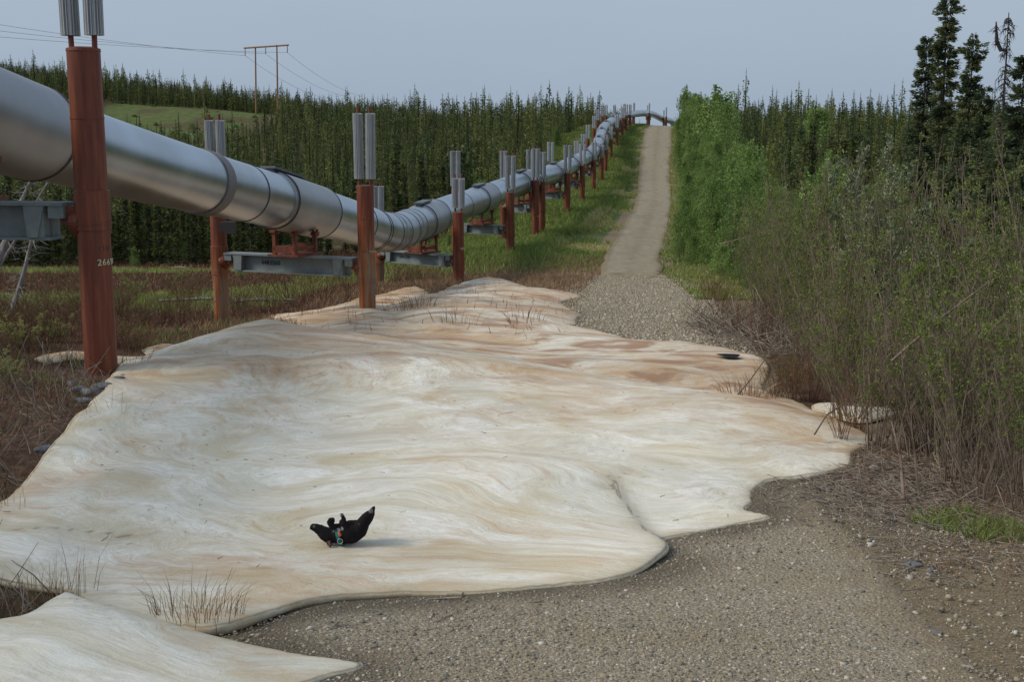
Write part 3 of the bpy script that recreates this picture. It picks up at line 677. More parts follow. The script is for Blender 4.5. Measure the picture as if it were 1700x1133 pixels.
# ------------------------------------------------------------------ supports
def fin_mesh(length, r=0.13, nf=18):
    b = MB(); n = nf * 4; prof = []
    for k in range(nf):
        for j, rr in ((0.0, r), (0.18, r), (0.32, r * 0.62), (0.86, r * 0.62)):
            a = 2 * math.pi * (k + j) / nf; prof.append((rr * math.cos(a), rr * math.sin(a)))
    vs = [(p[0], p[1], z) for z in (0, length) for p in prof]; m = len(prof)
    fs = [(k, (k + 1) % m, m + (k + 1) % m, m + k) for k in range(m)] + [tuple(reversed(range(m))), tuple(range(m, 2 * m))]
    b.add(vs, fs); return b
finc = {}
def add_text(txt, size, material, name, parent, fn):
    cu = bpy.data.curves.new('t', 'FONT'); cu.body = txt; cu.size = size; cu.extrude = 0.0; cu.resolution_u = 3; cu.space_character = 1.1; cu.offset = size * 0.018
    to = bpy.data.objects.new('t', cu); COL.objects.link(to); bpy.context.view_layer.update()
    me = bpy.data.meshes.new_from_object(to.evaluated_get(bpy.context.evaluated_depsgraph_get()))
    bpy.data.objects.remove(to); 
    bm = bmesh.new(); bm.from_mesh(me); bmesh.ops.triangulate(bm, faces=bm.faces)
    bmesh.ops.subdivide_edges(bm, edges=[e for e in bm.edges if e.calc_length() > size * 0.3], cuts=2)
    r = bmesh.ops.extrude_face_region(bm, geom=bm.faces[:]); 
    for v in [g for g in r['geom'] if isinstance(g, bmesh.types.BMVert)]: v.co.z += 0.004
    for v in bm.verts: v.co = fn(v.co)
    bmesh.ops.recalc_face_normals(bm, faces=bm.faces); bm.to_mesh(me); bm.free()
    me.materials.clear(); me.materials.append(material)
    o = link(name, me, parent); return o
def make_post(root, P, ztop, zbase, radlen, stain, yaw, beamz, number=None, faint=None, far=False, spread=0.18):
    n = 32 if not far else 14; rp = 0.23; H = ztop - zbase; b = MB()
    lo_ = .14 if stain is False and faint else .40
    cz = beamz - zbase - 0.25                                   # collar around the bracket
    prof = [(0, rp), (cz - lo_, rp), (cz - lo_ + .001, rp + .022), (cz - lo_ + .08, rp + .022), (cz - lo_ + .081, rp + .034), (cz - lo_ + .11, rp + .034), (cz - lo_ + .111, rp + .022), (cz + 0.42, rp + .022), (cz + .43, rp), (H * 0.5 + (cz + .43) * .5, rp), (H * .5 + (cz + .43) * .5 + .001, rp + .006), (H * .5 + (cz + .43) * .5 + .03, rp + .006), (H * .5 + (cz + .43) * .5 + .031, rp),
            (H - 0.06, rp), (H - 0.058, rp + 0.008), (H - .02, rp + 0.004), (H, rp - 0.05)]
    b.tube([(0, 0, p[0]) for p in prof], [p[1] for p in prof], n)
    po = b.build('post', M['rust_stain'] if stain else M['rust'], root, 35, loc=Vector((P[0], P[1], zbase)) - root.location)
    for sgn in (-1, 1):
        ox, oy = math.cos(yaw) * spread * sgn, math.sin(yaw) * spread * sgn
        key = (round(radlen, 2), far)
        if key not in finc: finc[key] = fin_mesh(radlen, 0.135, 18 if not far else 10).mesh('radiator', M['fin'], 25)
        link('radiator', finc[key], po, (ox, oy, H + 0.16)).rotation_euler = (0.006 * sgn, 0.009 * sgn, 0.2 * sgn)
        r = MB(); r.tube([(ox * .97, oy * .97, H - .1), (ox, oy, H + .16), (ox, oy, H + 0.16 + radlen + 0.17)], 0.04, 10); r.build('heat_pipe', M['rust'], po, 60)
    cam_az = math.atan2(-P[1], -P[0])
    if number:
        z0 = {0: 435}.get(number[1], 0)
        def wrap(co, a0=number[2], zz=number[3], rad=rp + .007):
            a = a0 + co.x / rp; return Vector(((rad + co.z) * math.cos(a), (rad + co.z) * math.sin(a), zz + co.y))
        add_text(number[0], number[4], M['paint_cream'], 'number_marking', po, wrap)
    if faint:
        def wrap(co, a0=faint[1], zz=faint[2], rad=rp + .007):
            a = a0 + co.x / rp; return Vector(((rad + co.z) * math.cos(a), (rad + co.z) * math.sin(a), zz + co.y))
        add_text(faint[0], faint[3], M['paint_faint'], 'number_marking', po, wrap)
    return po
ORD = ['nearest pipe support, its right post in the left foreground', 'second pipe support from the camera, grey beam stencilled 4483560', 'third pipe support from the camera, behind the stained post of the second', 'fourth pipe support, at the foot of the green slope',
       'fifth pipe support, with a doubled post at the foot of the green slope'] + ['%s pipe support along the pipeline, on the green slope' % w for w in ('sixth', 'seventh', 'eighth', 'ninth', 'tenth', 'eleventh', 'twelfth', 'thirteenth', 'fourteenth', 'fifteenth')] + ['sixteenth pipe support, left of the hump where the pipe crests the hill', 'pipe support standing under the hump of the pipe at the hill crest', 'farthest pipe support, against the sky at the end of the track']
for i, b in enumerate(BENT):
    far = i > 5
    R = W(b['r'][0], b['r'][2], b['r'][1]); Lf = W(b['l'][0], b['l'][2], b['l'][1])
    c = at_s(sB[i]); bz = b['beam']; bz = c.z - 0.80 - 0.62 if i > 1 else (c.z - .80 - .58)
    if i == 0: bz = -0.89
    gR = iz(R.x, R.y) - 0.25; gL = iz(Lf.x, Lf.y) - 0.25
    if i < 8: gR = min(gR, W(b['r'][0], b['base'], b['r'][1]).z - .15)
    root = empty('pipe_support', (c.x, c.y, min(gR, gL)), ORD[i], 'pipe support', 'supports carrying the pipeline')
    yaw = math.atan2(R.y - Lf.y, R.x - Lf.x)
    num = fnt = None
    if i == 0:
        az = math.atan2(-R.y, -R.x); z = W(160, 441, R.y - .2).z - gR
        num = ('26690', 0, az + 0.10, z, 0.125); fnt = ('2510', az + 0.28, W(160, 416, R.y - .2).z - gR, 0.095)
    if i in (1, 2, 3, 4, 5, 6, 7):
        az = math.atan2(-R.y, -R.x); z = W(b['r'][0], {1: 421, 2: 414}.get(i, b['base'] - 0.36 * (b['base'] - b['r'][2])), R.y).z - gR
        num = (('26892', '26873', '2685', '2683', '2681', '2679', '2677')[i - 1], 1, az + 0.3, z, 0.13)
    make_post(root, R, R.z, gR, b['r'][3], i == 1, yaw, bz, num, fnt, far)
    make_post(root, Lf, Lf.z if i != 3 else R.z + .1, gL, b['l'][3], i in (1, 2), yaw, bz, None, None, far)
    extra = []
    if i == 4:
        R2 = W(900, 301, 82); make_post(root, R2, R2.z, g1(R2.x, R2.y) - .2, 1.8, False, yaw, bz)
    # cross beam, brackets and shoe, built in the frame of the bent
    d = Vector((R.x - Lf.x, R.y - Lf.y, 0)); Lb = d.length; d.normalize(); nrm = Vector((-d.y, d.x, 0)); mid = Vector(((R.x + Lf.x) / 2, (R.y + Lf.y) / 2, 0))
    mt = Matrix((d, nrm, Vector((0, 0, 1)))).transposed()
    def loc(u, v, w): return mid + d * u + nrm * v + Vector((0, 0, w)) - root.location
    bb = MB(); hl = Lb / 2 - 0.33
    H_ = 0.50 if i else 0.52
    bb.box(loc(0, 0, bz - 0.02), (2 * hl, 0.50, 0.045), mt); bb.box(loc(0, 0, bz - H_), (2 * hl - 0.5, 0.40, 0.04), mt)
    bb.box(loc(0, 0, bz - H_ / 2 - .01), (2 * hl - 0.6, 0.05, H_ - 0.06), mt)
    for sg in (-1, 1):
        bb.box(loc(sg * (hl - 0.12), 0, bz - 0.13), (0.24, 0.44, 0.18), mt)
        bb.box(loc(sg * (hl - 0.42), 0, bz - H_ / 2 - .005), (0.20, 0.43, H_ - 0.05), mt)
        # slanting stiffener
        vs = [loc(sg * (hl - 0.30), q, bz - .045) for q in (-.235, .235)] + [loc(sg * (hl - 0.62), q, bz - .045) for q in (.235, -.235)] + [loc(sg * (hl - 0.42), q, bz - H_ + .02) for q in (-.235, .235)] + [loc(sg * (hl - 0.58), q, bz - H_ + .02) for q in (.235, -.235)]
        bb.add(vs, [(0, 1, 2, 3), (4, 7, 6, 5), (0, 4, 5, 1), (1, 5, 6, 2), (2, 6, 7, 3), (3, 7, 4, 0)])
    bo = bb.build('cross_beam', M['beam'], root)
    if i in (1, 2, 0):
        txt = {0: '', 1: '4483560', 2: '236 218'}[i]
        if txt:
            fr = -1 if nrm.y > 0 else 1
            ref = loc(-hl + (1.15 if i == 1 else 1.0), fr * 0.03, bz - 0.30)
            add_text(txt, 0.17, M['paint_dark'], 'stencilled_number', bo, lambda co: ref + d * co.x + Vector((0, 0, 1)) * co.y + nrm * fr * (co.z + .002))
    for sg in (-1, 1):
        br = MB(); e = sg * (Lb / 2 - 0.21)
        br.tube([loc(sg * (Lb / 2 - .12), 0, bz - 0.28), loc(sg * (Lb / 2 - .26), 0, bz - 0.28), loc(sg * (Lb / 2 - .33), 0, bz - 0.28), loc(sg * (Lb / 2 - .36), 0, bz - 0.28)], [0.24, 0.22, 0.15, 0.06], 16)
        br.box(loc(sg * (hl + 0.06), 0, bz - 0.13), (0.34, 0.30, 0.16), mt); br.box(loc(sg * (hl - 0.0), 0, bz - 0.26), (0.22, 0.22, 0.12), mt)
        br.build('bracket', M['rust'], root, 40)
    sh = MB(); u0 = (Vector((c.x, c.y, 0)) - mid).dot(d); pd = (at_s(sB[i] + 1) - at_s(sB[i] - 1)).normalized(); slope = pd.z
    zt = c.z - 0.66
    for su in (-0.33, 0.33):
        for sv in (-0.5, 0.5):
            top = c.z - math.sqrt(max(.775 ** 2 - su ** 2, 0)) + sv * slope + 0.03
            sh.box(loc(u0 + su, sv, (bz + top) / 2 + .01), (0.10, 0.10, max(top - bz, .1)), mt)
            sh.box(loc(u0 + su * 1.05, sv, top - 0.06), (0.17, 0.20, 0.10), mt); sh.box(loc(u0 + su * 1.25, sv * 1.02, top - .03), (0.05, .07, .2), mt)
        sh.box(loc(u0 + su, 0, bz + 0.22), (0.07, 1.1, 0.08), mt)
    for sv in (-.5, .5): sh.box(loc(u0, sv, bz + 0.20), (0.70, 0.09, 0.20), mt)
    sh.box(loc(u0, 0, bz + 0.035), (1.0, 1.25, 0.055), mt)
    sh.build('pipe_shoe', M['rust'], root)
    if i == 1:
        jb = MB(); q = W(382, 378, 33.6)
        jb.box(q - root.location, (0.30, 0.25, 0.34)); jb.box(q - root.location + Vector((-.22, 0, 0.02)), (.14, .12, .26)); jb.build('junction_box', M['grate'], root)

# ------------------------------------------------------------------ spruces
def blades(C, D, Ln, Wd, rng, tri=True):
    """flat tapering leaf-clumps: centre C, direction D, length, width"""
    n = len(C); r = rng.normal(size=(n, 3)); s = np.cross(D, r); s /= np.linalg.norm(s, axis=1, keepdims=True) + 1e-9
    Ln = np.broadcast_to(Ln, n)[:, None]; Wd = np.broadcast_to(Wd, n)[:, None]
    a = C - s * Wd * .5; b = C + s * Wd * .5; c = C + D * Ln
    if tri: V = np.stack([a, b, c], 1).reshape(-1, 3); Fc = np.arange(n * 3).reshape(n, 3)
    else:
        m = C + D * Ln * .5; V = np.stack([C, m + s * Wd * .5, c, m - s * Wd * .5], 1).reshape(-1, 3); Fc = np.arange(n * 4).reshape(n, 4)
    return V, Fc
def spruce_arrays(h, rad, nbr, per, bl, bw, seed, club=0.3, gap=0.12):
    rng = np.random.default_rng(seed)
    t = rng.uniform(gap, 0.97, nbr) ** 0.9
    prof = rad * (0.30 + 0.70 * (1 - t) ** 0.85) * np.where(t > 0.97, .6, 1) * rng.uniform(0.45, 1.15, nbr)
    lob = 1 + 0.35 * np.sin(t * 23 + rng.uniform(0, 6)) * (t > .3)
    prof *= lob; prof += rad * club * np.exp(-((t - 0.93) / 0.03) ** 2) * rng.uniform(.2, 1, nbr)
    a = rng.uniform(0, 2 * np.pi, nbr); dirx, diry = np.cos(a), np.sin(a)
    C = []; D = []; tint = []
    for k in range(per):
        f = (k + rng.uniform(0.2, 1, nbr)) / per; L_ = prof * f
        z = t * h - 0.35 * L_ * (1 - 0.5 * f) - 0.02 * h * f + 0.1 * L_ * f * f
        C.append(np.stack([dirx * L_, diry * L_, z], 1) + rng.normal(scale=bw * .6, size=(nbr, 3)))
        dd = np.stack([dirx, diry, rng.uniform(-0.5, 0.45, nbr)], 1) + rng.normal(scale=.45, size=(nbr, 3)); D.append(dd / np.linalg.norm(dd, axis=1, keepdims=True))
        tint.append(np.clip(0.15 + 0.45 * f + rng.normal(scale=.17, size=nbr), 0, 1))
    # leader
    m = max(6, nbr // 16); zt = rng.uniform(0.92, 1.0, m) * h; C.append(np.stack([rng.normal(scale=.03, size=m), rng.normal(scale=.03, size=m), zt], 1))
    dd = rng.normal(size=(m, 3)); dd[:, 2] = np.abs(dd[:, 2]) + .5; D.append(dd / np.linalg.norm(dd, axis=1, keepdims=True)); tint.append(rng.uniform(.1, .6, m))
    C = np.concatenate(C); D = np.concatenate(D); tint = np.concatenate(tint)
    V, Fc = blades(C, D, bl * rng.uniform(.6, 1.2, len(C)), bw * rng.uniform(.6, 1.3, len(C)), rng)
    return V, Fc, tint
def feather_spruce(h, rad, nbr, per, bl, bw, seed, club=.3, gap=.05):
    """near spruce: every branch is a feathered limb with short shoots on both sides"""
    rng = np.random.default_rng(seed); t = np.sort(rng.uniform(gap, .985, nbr)); L_ = rad * (.16 + .84 * (1 - t) ** .8) * rng.uniform(.5, 1.15, nbr) * (1 + .22 * np.sin(t * 19 + rng.uniform(0, 6)))
    L_ += rad * club * np.exp(-((t - .95) / .02) ** 2) * .8; a = rng.uniform(0, 6.28, nbr); C, D, T = [], [], []
    for k in range(per):
        f = rng.uniform(.05, 1, nbr); z = t * h - .42 * L_ * f + .38 * L_ * f ** 3; side = rng.normal(scale=.13, size=nbr) * L_ * (1.15 - f) + rng.normal(scale=.025, size=nbr)
        x = np.cos(a) * L_ * f - np.sin(a) * side; y = np.sin(a) * L_ * f + np.cos(a) * side; C.append(np.stack([x, y, z - np.abs(side) * .3 + rng.normal(scale=.03, size=nbr)], 1))
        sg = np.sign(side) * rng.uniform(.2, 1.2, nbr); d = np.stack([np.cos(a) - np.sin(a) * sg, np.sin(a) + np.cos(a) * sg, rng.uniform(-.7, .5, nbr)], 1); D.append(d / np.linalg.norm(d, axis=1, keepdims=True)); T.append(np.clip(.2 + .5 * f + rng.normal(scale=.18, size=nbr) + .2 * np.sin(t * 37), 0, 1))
    C, D, T = np.concatenate(C), np.concatenate(D), np.concatenate(T); V, Fc = blades(C, D, bl * rng.uniform(.6, 1.2, len(C)), bw * rng.uniform(.6, 1.3, len(C)), rng, tri=False)
    return V, Fc, T
def trunk_mesh(name, h, r, seed, m, lean=0.02):
    rng = random.Random(seed); b = MB(); p = [Vector((0, 0, -0.2))]; x = y = 0
    for i in range(1, 9): x += rng.gauss(0, lean) * h / 8; y += rng.gauss(0, lean) * h / 8; p.append(Vector((x, y, h * i / 8)))
    b.tube(p, [r * (1 - .93 * i / 8) for i in range(9)], 7)
    return b
def spruce_proto(h, rad, nbr, per, bl, bw, seed, material, feather=False, **kw):
    V, Fc, t = (feather_spruce if feather else spruce_arrays)(h, rad, nbr, per, bl, bw, seed, **kw)
    cm = npmesh('crown', V, Fc, material, t)
    b = trunk_mesh('trunk', h * .97, 0.012 * h + .02, seed, M['bark'], 0.004)
    rng = random.Random(seed)
    for k in range(14):      # bare limbs low on the trunk
        z = rng.uniform(.06, .6) * h; a = rng.uniform(0, 6.28); l = rad * rng.uniform(.4, .9); b.tube([(0, 0, z), (math.cos(a) * l * .6, math.sin(a) * l * .6, z - .05), (math.cos(a) * l, math.sin(a) * l, z - .16 * l)], [.012, .008, .003], 4)
    return b.mesh('trunk', M['bark']), cm
def plant_tree(name, protos, x, y, z, sc, rz, label, cat, group, parts=('trunk', 'crown'), tilt=0.0):
    r = empty(name, (x, y, z), label, cat, group); r.scale = sc; r.rotation_euler = (random.gauss(0, tilt), random.gauss(0, tilt), rz)
    for nme, me in zip(parts, protos): link(nme, me, r)
    return r
# positions of the forest
def visible(x, y, z, m=90):
    k = y * CT - z * ST; px = 850 + F * x / k; return (px > -m) & (px < 1700 + m) & (y > 5)
def forest_points():
    xs, ys = np.meshgrid(np.arange(-175, 175, 1.55), np.arange(60, 372, 1.55)); xs = xs + RNG.uniform(-.85, .85, xs.shape); ys = ys + RNG.uniform(-.85, .85, ys.shape)
    x, y = xs.ravel(), ys.ravel(); m = visible(x, y, np.zeros_like(x), 60)
    x, y = x[m], y[m]; p = pipex(y); r = rc(y)
    left = (x < p - 7.5) & (y > 84 + 6 * vnoise(x, y, 9, 61) + np.clip((x + 12) * 0.25, -10, 6))
    crest_ok = (x < p - 6) | (y < 300)
    clear = (y > 246 + 12 * vnoise(x, y, 8, 62)) & (y < 317) & (x > -108 + (y - 290) * .2) & (x < -56)
    right = (x > r + rw(y) + 10) & (y > 62) & (y < 300)
    keep = ((left & ~clear & crest_ok) | right)
    keep &= ~((y > 318) & (x > -20) & (x < r + 20))
    keep &= ~((x > r + 2) & (x < r + 9))
    dens = 0.60 + 0.9 * vnoise(x, y, 14, 63); dens = np.where(y < 130, dens * 1.0, np.where(y > 316, 1.0, np.where(y > 240, dens * .7, dens * .85)))
    keep &= RNG.uniform(0, 1, len(x)) < dens
    return x[keep], y[keep]
fx, fy = forest_points(); fz = G(fx, fy)
order = np.argsort(fy + np.abs(fx) * .2); fx, fy, fz = fx[order], fy[order], fz[order]
NI = 300 - 14
NP = 7
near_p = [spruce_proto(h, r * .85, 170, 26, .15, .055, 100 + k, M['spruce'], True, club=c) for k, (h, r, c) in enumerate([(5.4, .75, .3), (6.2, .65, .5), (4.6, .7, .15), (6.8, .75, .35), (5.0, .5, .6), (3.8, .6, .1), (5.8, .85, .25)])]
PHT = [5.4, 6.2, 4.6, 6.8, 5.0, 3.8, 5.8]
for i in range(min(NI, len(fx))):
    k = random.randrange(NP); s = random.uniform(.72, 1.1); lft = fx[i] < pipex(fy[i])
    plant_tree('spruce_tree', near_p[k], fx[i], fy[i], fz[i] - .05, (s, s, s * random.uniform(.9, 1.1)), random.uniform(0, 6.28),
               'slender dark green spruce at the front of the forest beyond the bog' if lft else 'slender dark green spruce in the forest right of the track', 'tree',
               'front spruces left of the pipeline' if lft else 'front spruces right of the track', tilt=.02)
# the rest of the wood reads as one mass
KS = [(5.4, .58, .3), (6.2, .46, .5), (4.6, .56, .1), (7.2, .52, .35), (5.0, .40, .6), (3.8, .5, .1), (6.0, .36, .9), (6.6, .62, .2)]
def spire(h, rad, nb, seed, club, bl, bw):
    """far spruce: tufts packed round a lumpy narrow column, bare thin leader with a knob"""
    rng = np.random.default_rng(seed); t = rng.uniform(.02, .96, nb); ph = rng.uniform(0, 6.28); prof = rad * ((1 - t) ** .62 * .9 + .10) * (1 + .30 * np.sin(t * 26 + ph) + .18 * np.sin(t * 57 + ph)); prof = np.where(t > .84, rad * (.10 + .26 * club * np.exp(-((t - .93) / .025) ** 2)) + rad * .5 * np.maximum(.9 - t, 0), prof)
    a = rng.uniform(0, 6.28, nb); rr = prof * rng.uniform(.25, 1.0, nb) ** .6; C = np.stack([np.cos(a) * rr, np.sin(a) * rr, t * h], 1)
    D = np.stack([np.cos(a), np.sin(a), rng.normal(-.25, .4, nb)], 1); D /= np.linalg.norm(D, axis=1, keepdims=True); k = np.where(t > .84, .45, 1.0)
    V, Fc = blades(C, D, bl * rng.uniform(.5, 1.2, nb) * k, bw * rng.uniform(.6, 1.3, nb) * k, rng)
    # narrow leader and inner column of shoots
    z = [0, .5 * h, .9 * h, h]; r = [rad * .34, rad * .2, .03, .012]; ring = []
    for zz, rq in zip(z, r): ring += [(math.cos(q * 2.094) * rq, math.sin(q * 2.094) * rq, zz) for q in range(3)]
    tri = []
    for i in range(3):
        for q in range(3): a_, b_ = i * 3 + q, i * 3 + (q + 1) % 3; tri += [(a_, b_, b_ + 3), (a_, b_ + 3, a_ + 3)]
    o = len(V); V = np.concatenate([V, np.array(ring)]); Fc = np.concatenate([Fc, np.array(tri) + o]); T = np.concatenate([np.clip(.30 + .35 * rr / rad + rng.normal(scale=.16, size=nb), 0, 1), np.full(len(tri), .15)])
    return V, Fc, T
lowp = [spire(h, r, 380, 200 + k, c, .20, .13) for k, (h, r, c) in enumerate(KS)]
farp = [spire(h, r, 210, 230 + k, c, .26, .19) for k, (h, r, c) in enumerate(KS)]
Vs, Fs, Ts = [], [], []; off = 0
rest = range(NI, len(fx))
for i in rest:
    V, Fc, t = (lowp if fy[i] < 205 else farp)[RNG.integers(len(lowp))]; s = np.clip(RNG.normal(.86, .29), .38, 1.7) * (.6 if (215 < fy[i] < 262 and -92 < fx[i] < -40) else 1); a = RNG.uniform(0, 6.28); ca_, sa = math.cos(a), math.sin(a)
    sh = RNG.normal(scale=.24) - .04
    hs = s * RNG.uniform(.9, 1.15) * np.interp(fy[i], [150, 300], [1.0, .85]); V2 = np.stack([(V[:, 0] * ca_ - V[:, 1] * sa) * s + fx[i] + RNG.normal(scale=.012) * V[:, 2], (V[:, 0] * sa + V[:, 1] * ca_) * s + fy[i], V[:, 2] * hs + fz[i]], 1)
    Vs.append(V2.astype(np.float32)); Fs.append(Fc + off); off += len(V2); Ts.append(np.clip(t + sh, 0, 1))
if Vs:
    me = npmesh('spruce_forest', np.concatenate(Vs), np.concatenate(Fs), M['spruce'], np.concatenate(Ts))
    tag(link('spruce_forest', me), 'dense dark spruce forest covering the hill to the skyline', 'forest', kind='stuff')
print('forest', len(fx), 'tris', off // 3)

# tall spruces at the right
def bigspruce(px, ytop, d, rad, seed, label, club=.25, dens=1.0, material=None):
    top = W(px, ytop, d); z0 = g1(top.x, d); h = top.z - z0
    pr = spruce_proto(h, rad, int(250 * dens * h / 8), 75, .12, .036, seed, material or M['spruce_near'], True, club=club, gap=.04)
    plant_tree('spruce_tree', pr, top.x, d, z0, (1, 1, 1), 0, label, 'tree', 'tall spruces right of the track', tilt=.008)
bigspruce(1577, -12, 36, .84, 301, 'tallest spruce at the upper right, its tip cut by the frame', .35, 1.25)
bigspruce(1541, 55, 37, .82, 302, 'tall bushy spruce just left of the tallest one', .2, 1.2)
bigspruce(1613, 50, 34, .86, 303, 'tall spruce with a knobby tip just right of the tallest one', .55, 1.25)
bigspruce(1634, 140, 33, .75, 304, 'shorter spruce between the knobby tipped spruce and the dead one', .3, .8)
bigspruce(1702, 88, 30, 1.1, 305, 'dark spruce cut by the right edge of the frame', .25, 1.2)
bigspruce(1520, 205, 44, 1.2, 306, 'low broad spruce left of the three tall ones', .2, .9)
bigspruce(1665, 215, 40, 1.2, 307, 'low brownish spruce under the dead one', .2, .9)
bigspruce(1590, 260, 26, 1.3, 308, 'low wide spruce half hidden in the thicket below the tall spruces', .1, .9)
bigspruce(1662, 250, 24, 1.2, 309, 'low rusty spruce half hidden in the thicket near the right edge', .1, .9)
bigspruce(1530, 236, 31, 1.1, 310, 'low spruce filling the gap left of the tall trio, above the willows', .1, .9)
bigspruce(1632, 244, 29, 1.1, 311, 'low dark spruce below the knobby tipped tall one', .1, .9)
bigspruce(1697, 238, 27, 1.0, 312, 'low spruce at the right frame edge above the willows', .1, .9)
# dead spruce
def dead_spruce(px, ytop, d, label, mat_, seed, lean=(0, 0), height=None, nb=70, blen=.35, grp=None):
    rng = random.Random(seed); top = W(px, ytop, d); x0, y0 = top.x, d; z0 = g1(x0, y0); h = height or (top.z - z0)
    r = empty('dead_tree', (x0, y0, z0), label, 'tree', grp); b = MB(); pts = [(lean[0] * h * t, lean[1] * h * t + rng.gauss(0, .03), h * t) for t in [i / 8 for i in range(9)]]
    b.tube(pts, [.075 * (1 - .85 * i / 8) for i in range(9)], 7); b.build('trunk', mat_, r)
    c = MB()
    for k in range(nb):
        t = rng.uniform(.25, .99); a = rng.uniform(0, 6.28); l = blen * rng.uniform(.3, 1) * (1.15 - t * .6); o = Vector((lean[0] * h * t, lean[1] * h * t, h * t))
        e = o + Vector((math.cos(a) * l, math.sin(a) * l, -l * rng.uniform(.2, .9))); m_ = o.lerp(e, .5) + Vector((0, 0, .08 * l)); c.tube([o, m_, e], [.014, .010, .003], 4)
        for q in range(4):
            s = m_.lerp(e, rng.random()); c.tube([s, s + Vector((rng.gauss(0, .06), rng.gauss(0, .06), -rng.uniform(.05, .22)))], [.008, .002], 3)
    c.build('branches', mat_, r); return r
dead_spruce(1676, 20, 32, 'dead spruce with drooping dark twigs and a forked arm near the right edge', M['deadneedle'], 5, nb=190, blen=.42)
rdead = [o for o in COL.objects if o.name == 'dead_tree'][0]
fk = MB(); zf = W(1668, 75, 32).z - rdead.location.z; 
fk.tube([(0, 0, zf - .1), (-.16, 0, zf - .12), (-.28, 0, zf + .1), (-.33, 0, zf + .6)], [.05, .055, .05, .015], 6)
for k in range(40):
    t = random.random(); o = Vector((-.29 - .04 * t, 0, zf + .0 + .55 * t)); fk.tube([o, o + Vector((random.gauss(0, .08), random.gauss(0, .08), -random.uniform(.02, .16)))], [.012, .003], 3)
fk.build('forked_arm', M['deadneedle'], rdead)
# grey leaning snags at the left
def snag(p0, p1, r0, label, seed):
    a, b_ = W(*p0), W(*p1); rng = random.Random(seed); r = empty('dead_tree', a, label, 'tree'); m_ = MB(); d = b_ - a
    side = Vector((0, .1, 0)); m_.tube([d * t + Vector((math.sin(t * 5) * .04, 0, 0)) for t in (0, .2, .4, .6, .8, 1)], [r0, r0 * .9, r0 * .75, r0 * .6, r0 * .45, r0 * .12], 8); m_.build('trunk', M['deadwood'], r)
    c = MB()
    for k in range(55):
        t = rng.uniform(.12, .98); o = d * t; l = rng.uniform(.2, .75); e = Vector((rng.gauss(0, 1), rng.gauss(0, 1), rng.gauss(-.2, .5))).normalized() * l; mm = o + e * .5 + Vector((0, 0, rng.uniform(-.1, .05)))
        c.tube([o, mm, o + e + Vector((0, 0, -.12 * l))], [.013, .008, .003], 4)
        c.tube([mm, mm + Vector((rng.gauss(0, .15), rng.gauss(0, .15), rng.gauss(0, .12)))], [.006, .002], 3)
    c.build('branches', M['deadwood'], r)
snag((18, 520, 31), (72, 330, 31.5), .075, 'thin pale dead tree trunk leaning right below the pipe', 1)
snag((-22, 470, 36), (52, 300, 36.5), .14, 'thick grey dead tree trunk at the left frame edge under the pipe', 2)
snag((0, 440, 39), (90, 285, 39), .06, 'grey dead tree with twisted twigs behind the cross beam at far left', 3)

# ------------------------------------------------------------------ leafy bushes along the track
def bush_arrays(h, rad, n, ls, seed, low=.1, columns=5):
    rng = np.random.default_rng(seed); C = []
    for k in range(columns * 7):
        a = rng.uniform(0, 6.28); rr = rad * math.sqrt(rng.uniform(0, .55)); zc = rng.uniform(low, .86) * h; R = rad * rng.uniform(.28, .5) * (1.15 - .75 * zc / h)
        m = int(n / (columns * 7)); d = rng.normal(size=(m, 3)); d /= np.linalg.norm(d, axis=1, keepdims=True); q = d * (rng.uniform(.35, 1, m) ** .6)[:, None] * np.array([R, R, R * 1.5])
        C.append(q + np.array([math.cos(a) * rr * (1.1 - .7 * zc / h), math.sin(a) * rr * (1.1 - .7 * zc / h), zc]))
    for q in range(9):        # wispy shoots breaking the outline
        a = rng.uniform(0, 6.28); r0_ = rad * rng.uniform(0, .55); m = n // 45; u = rng.uniform(0, 1, m); top = h * rng.uniform(.86, 1.08) * (1 - .25 * r0_ / rad)
        C.append(np.stack([math.cos(a) * r0_ + rng.normal(scale=.07, size=m) * (1.3 - u), math.sin(a) * r0_ + rng.normal(scale=.07, size=m) * (1.3 - u), top * (.72 + .28 * u)], 1))
    C = np.concatenate(C); D = rng.normal(size=C.shape); D /= np.linalg.norm(D, axis=1, keepdims=True)
    V, Fc = blades(C, D, ls * rng.uniform(.6, 1.2, len(C)), ls * .55 * rng.uniform(.7, 1.2, len(C)), rng, tri=False)
    clump = vnoise(C[:, 0] * 1 + C[:, 1], C[:, 2], .5, seed) * .5
    return V, Fc, np.clip(.45 + clump + rng.normal(scale=.17, size=len(C)), 0, 1)
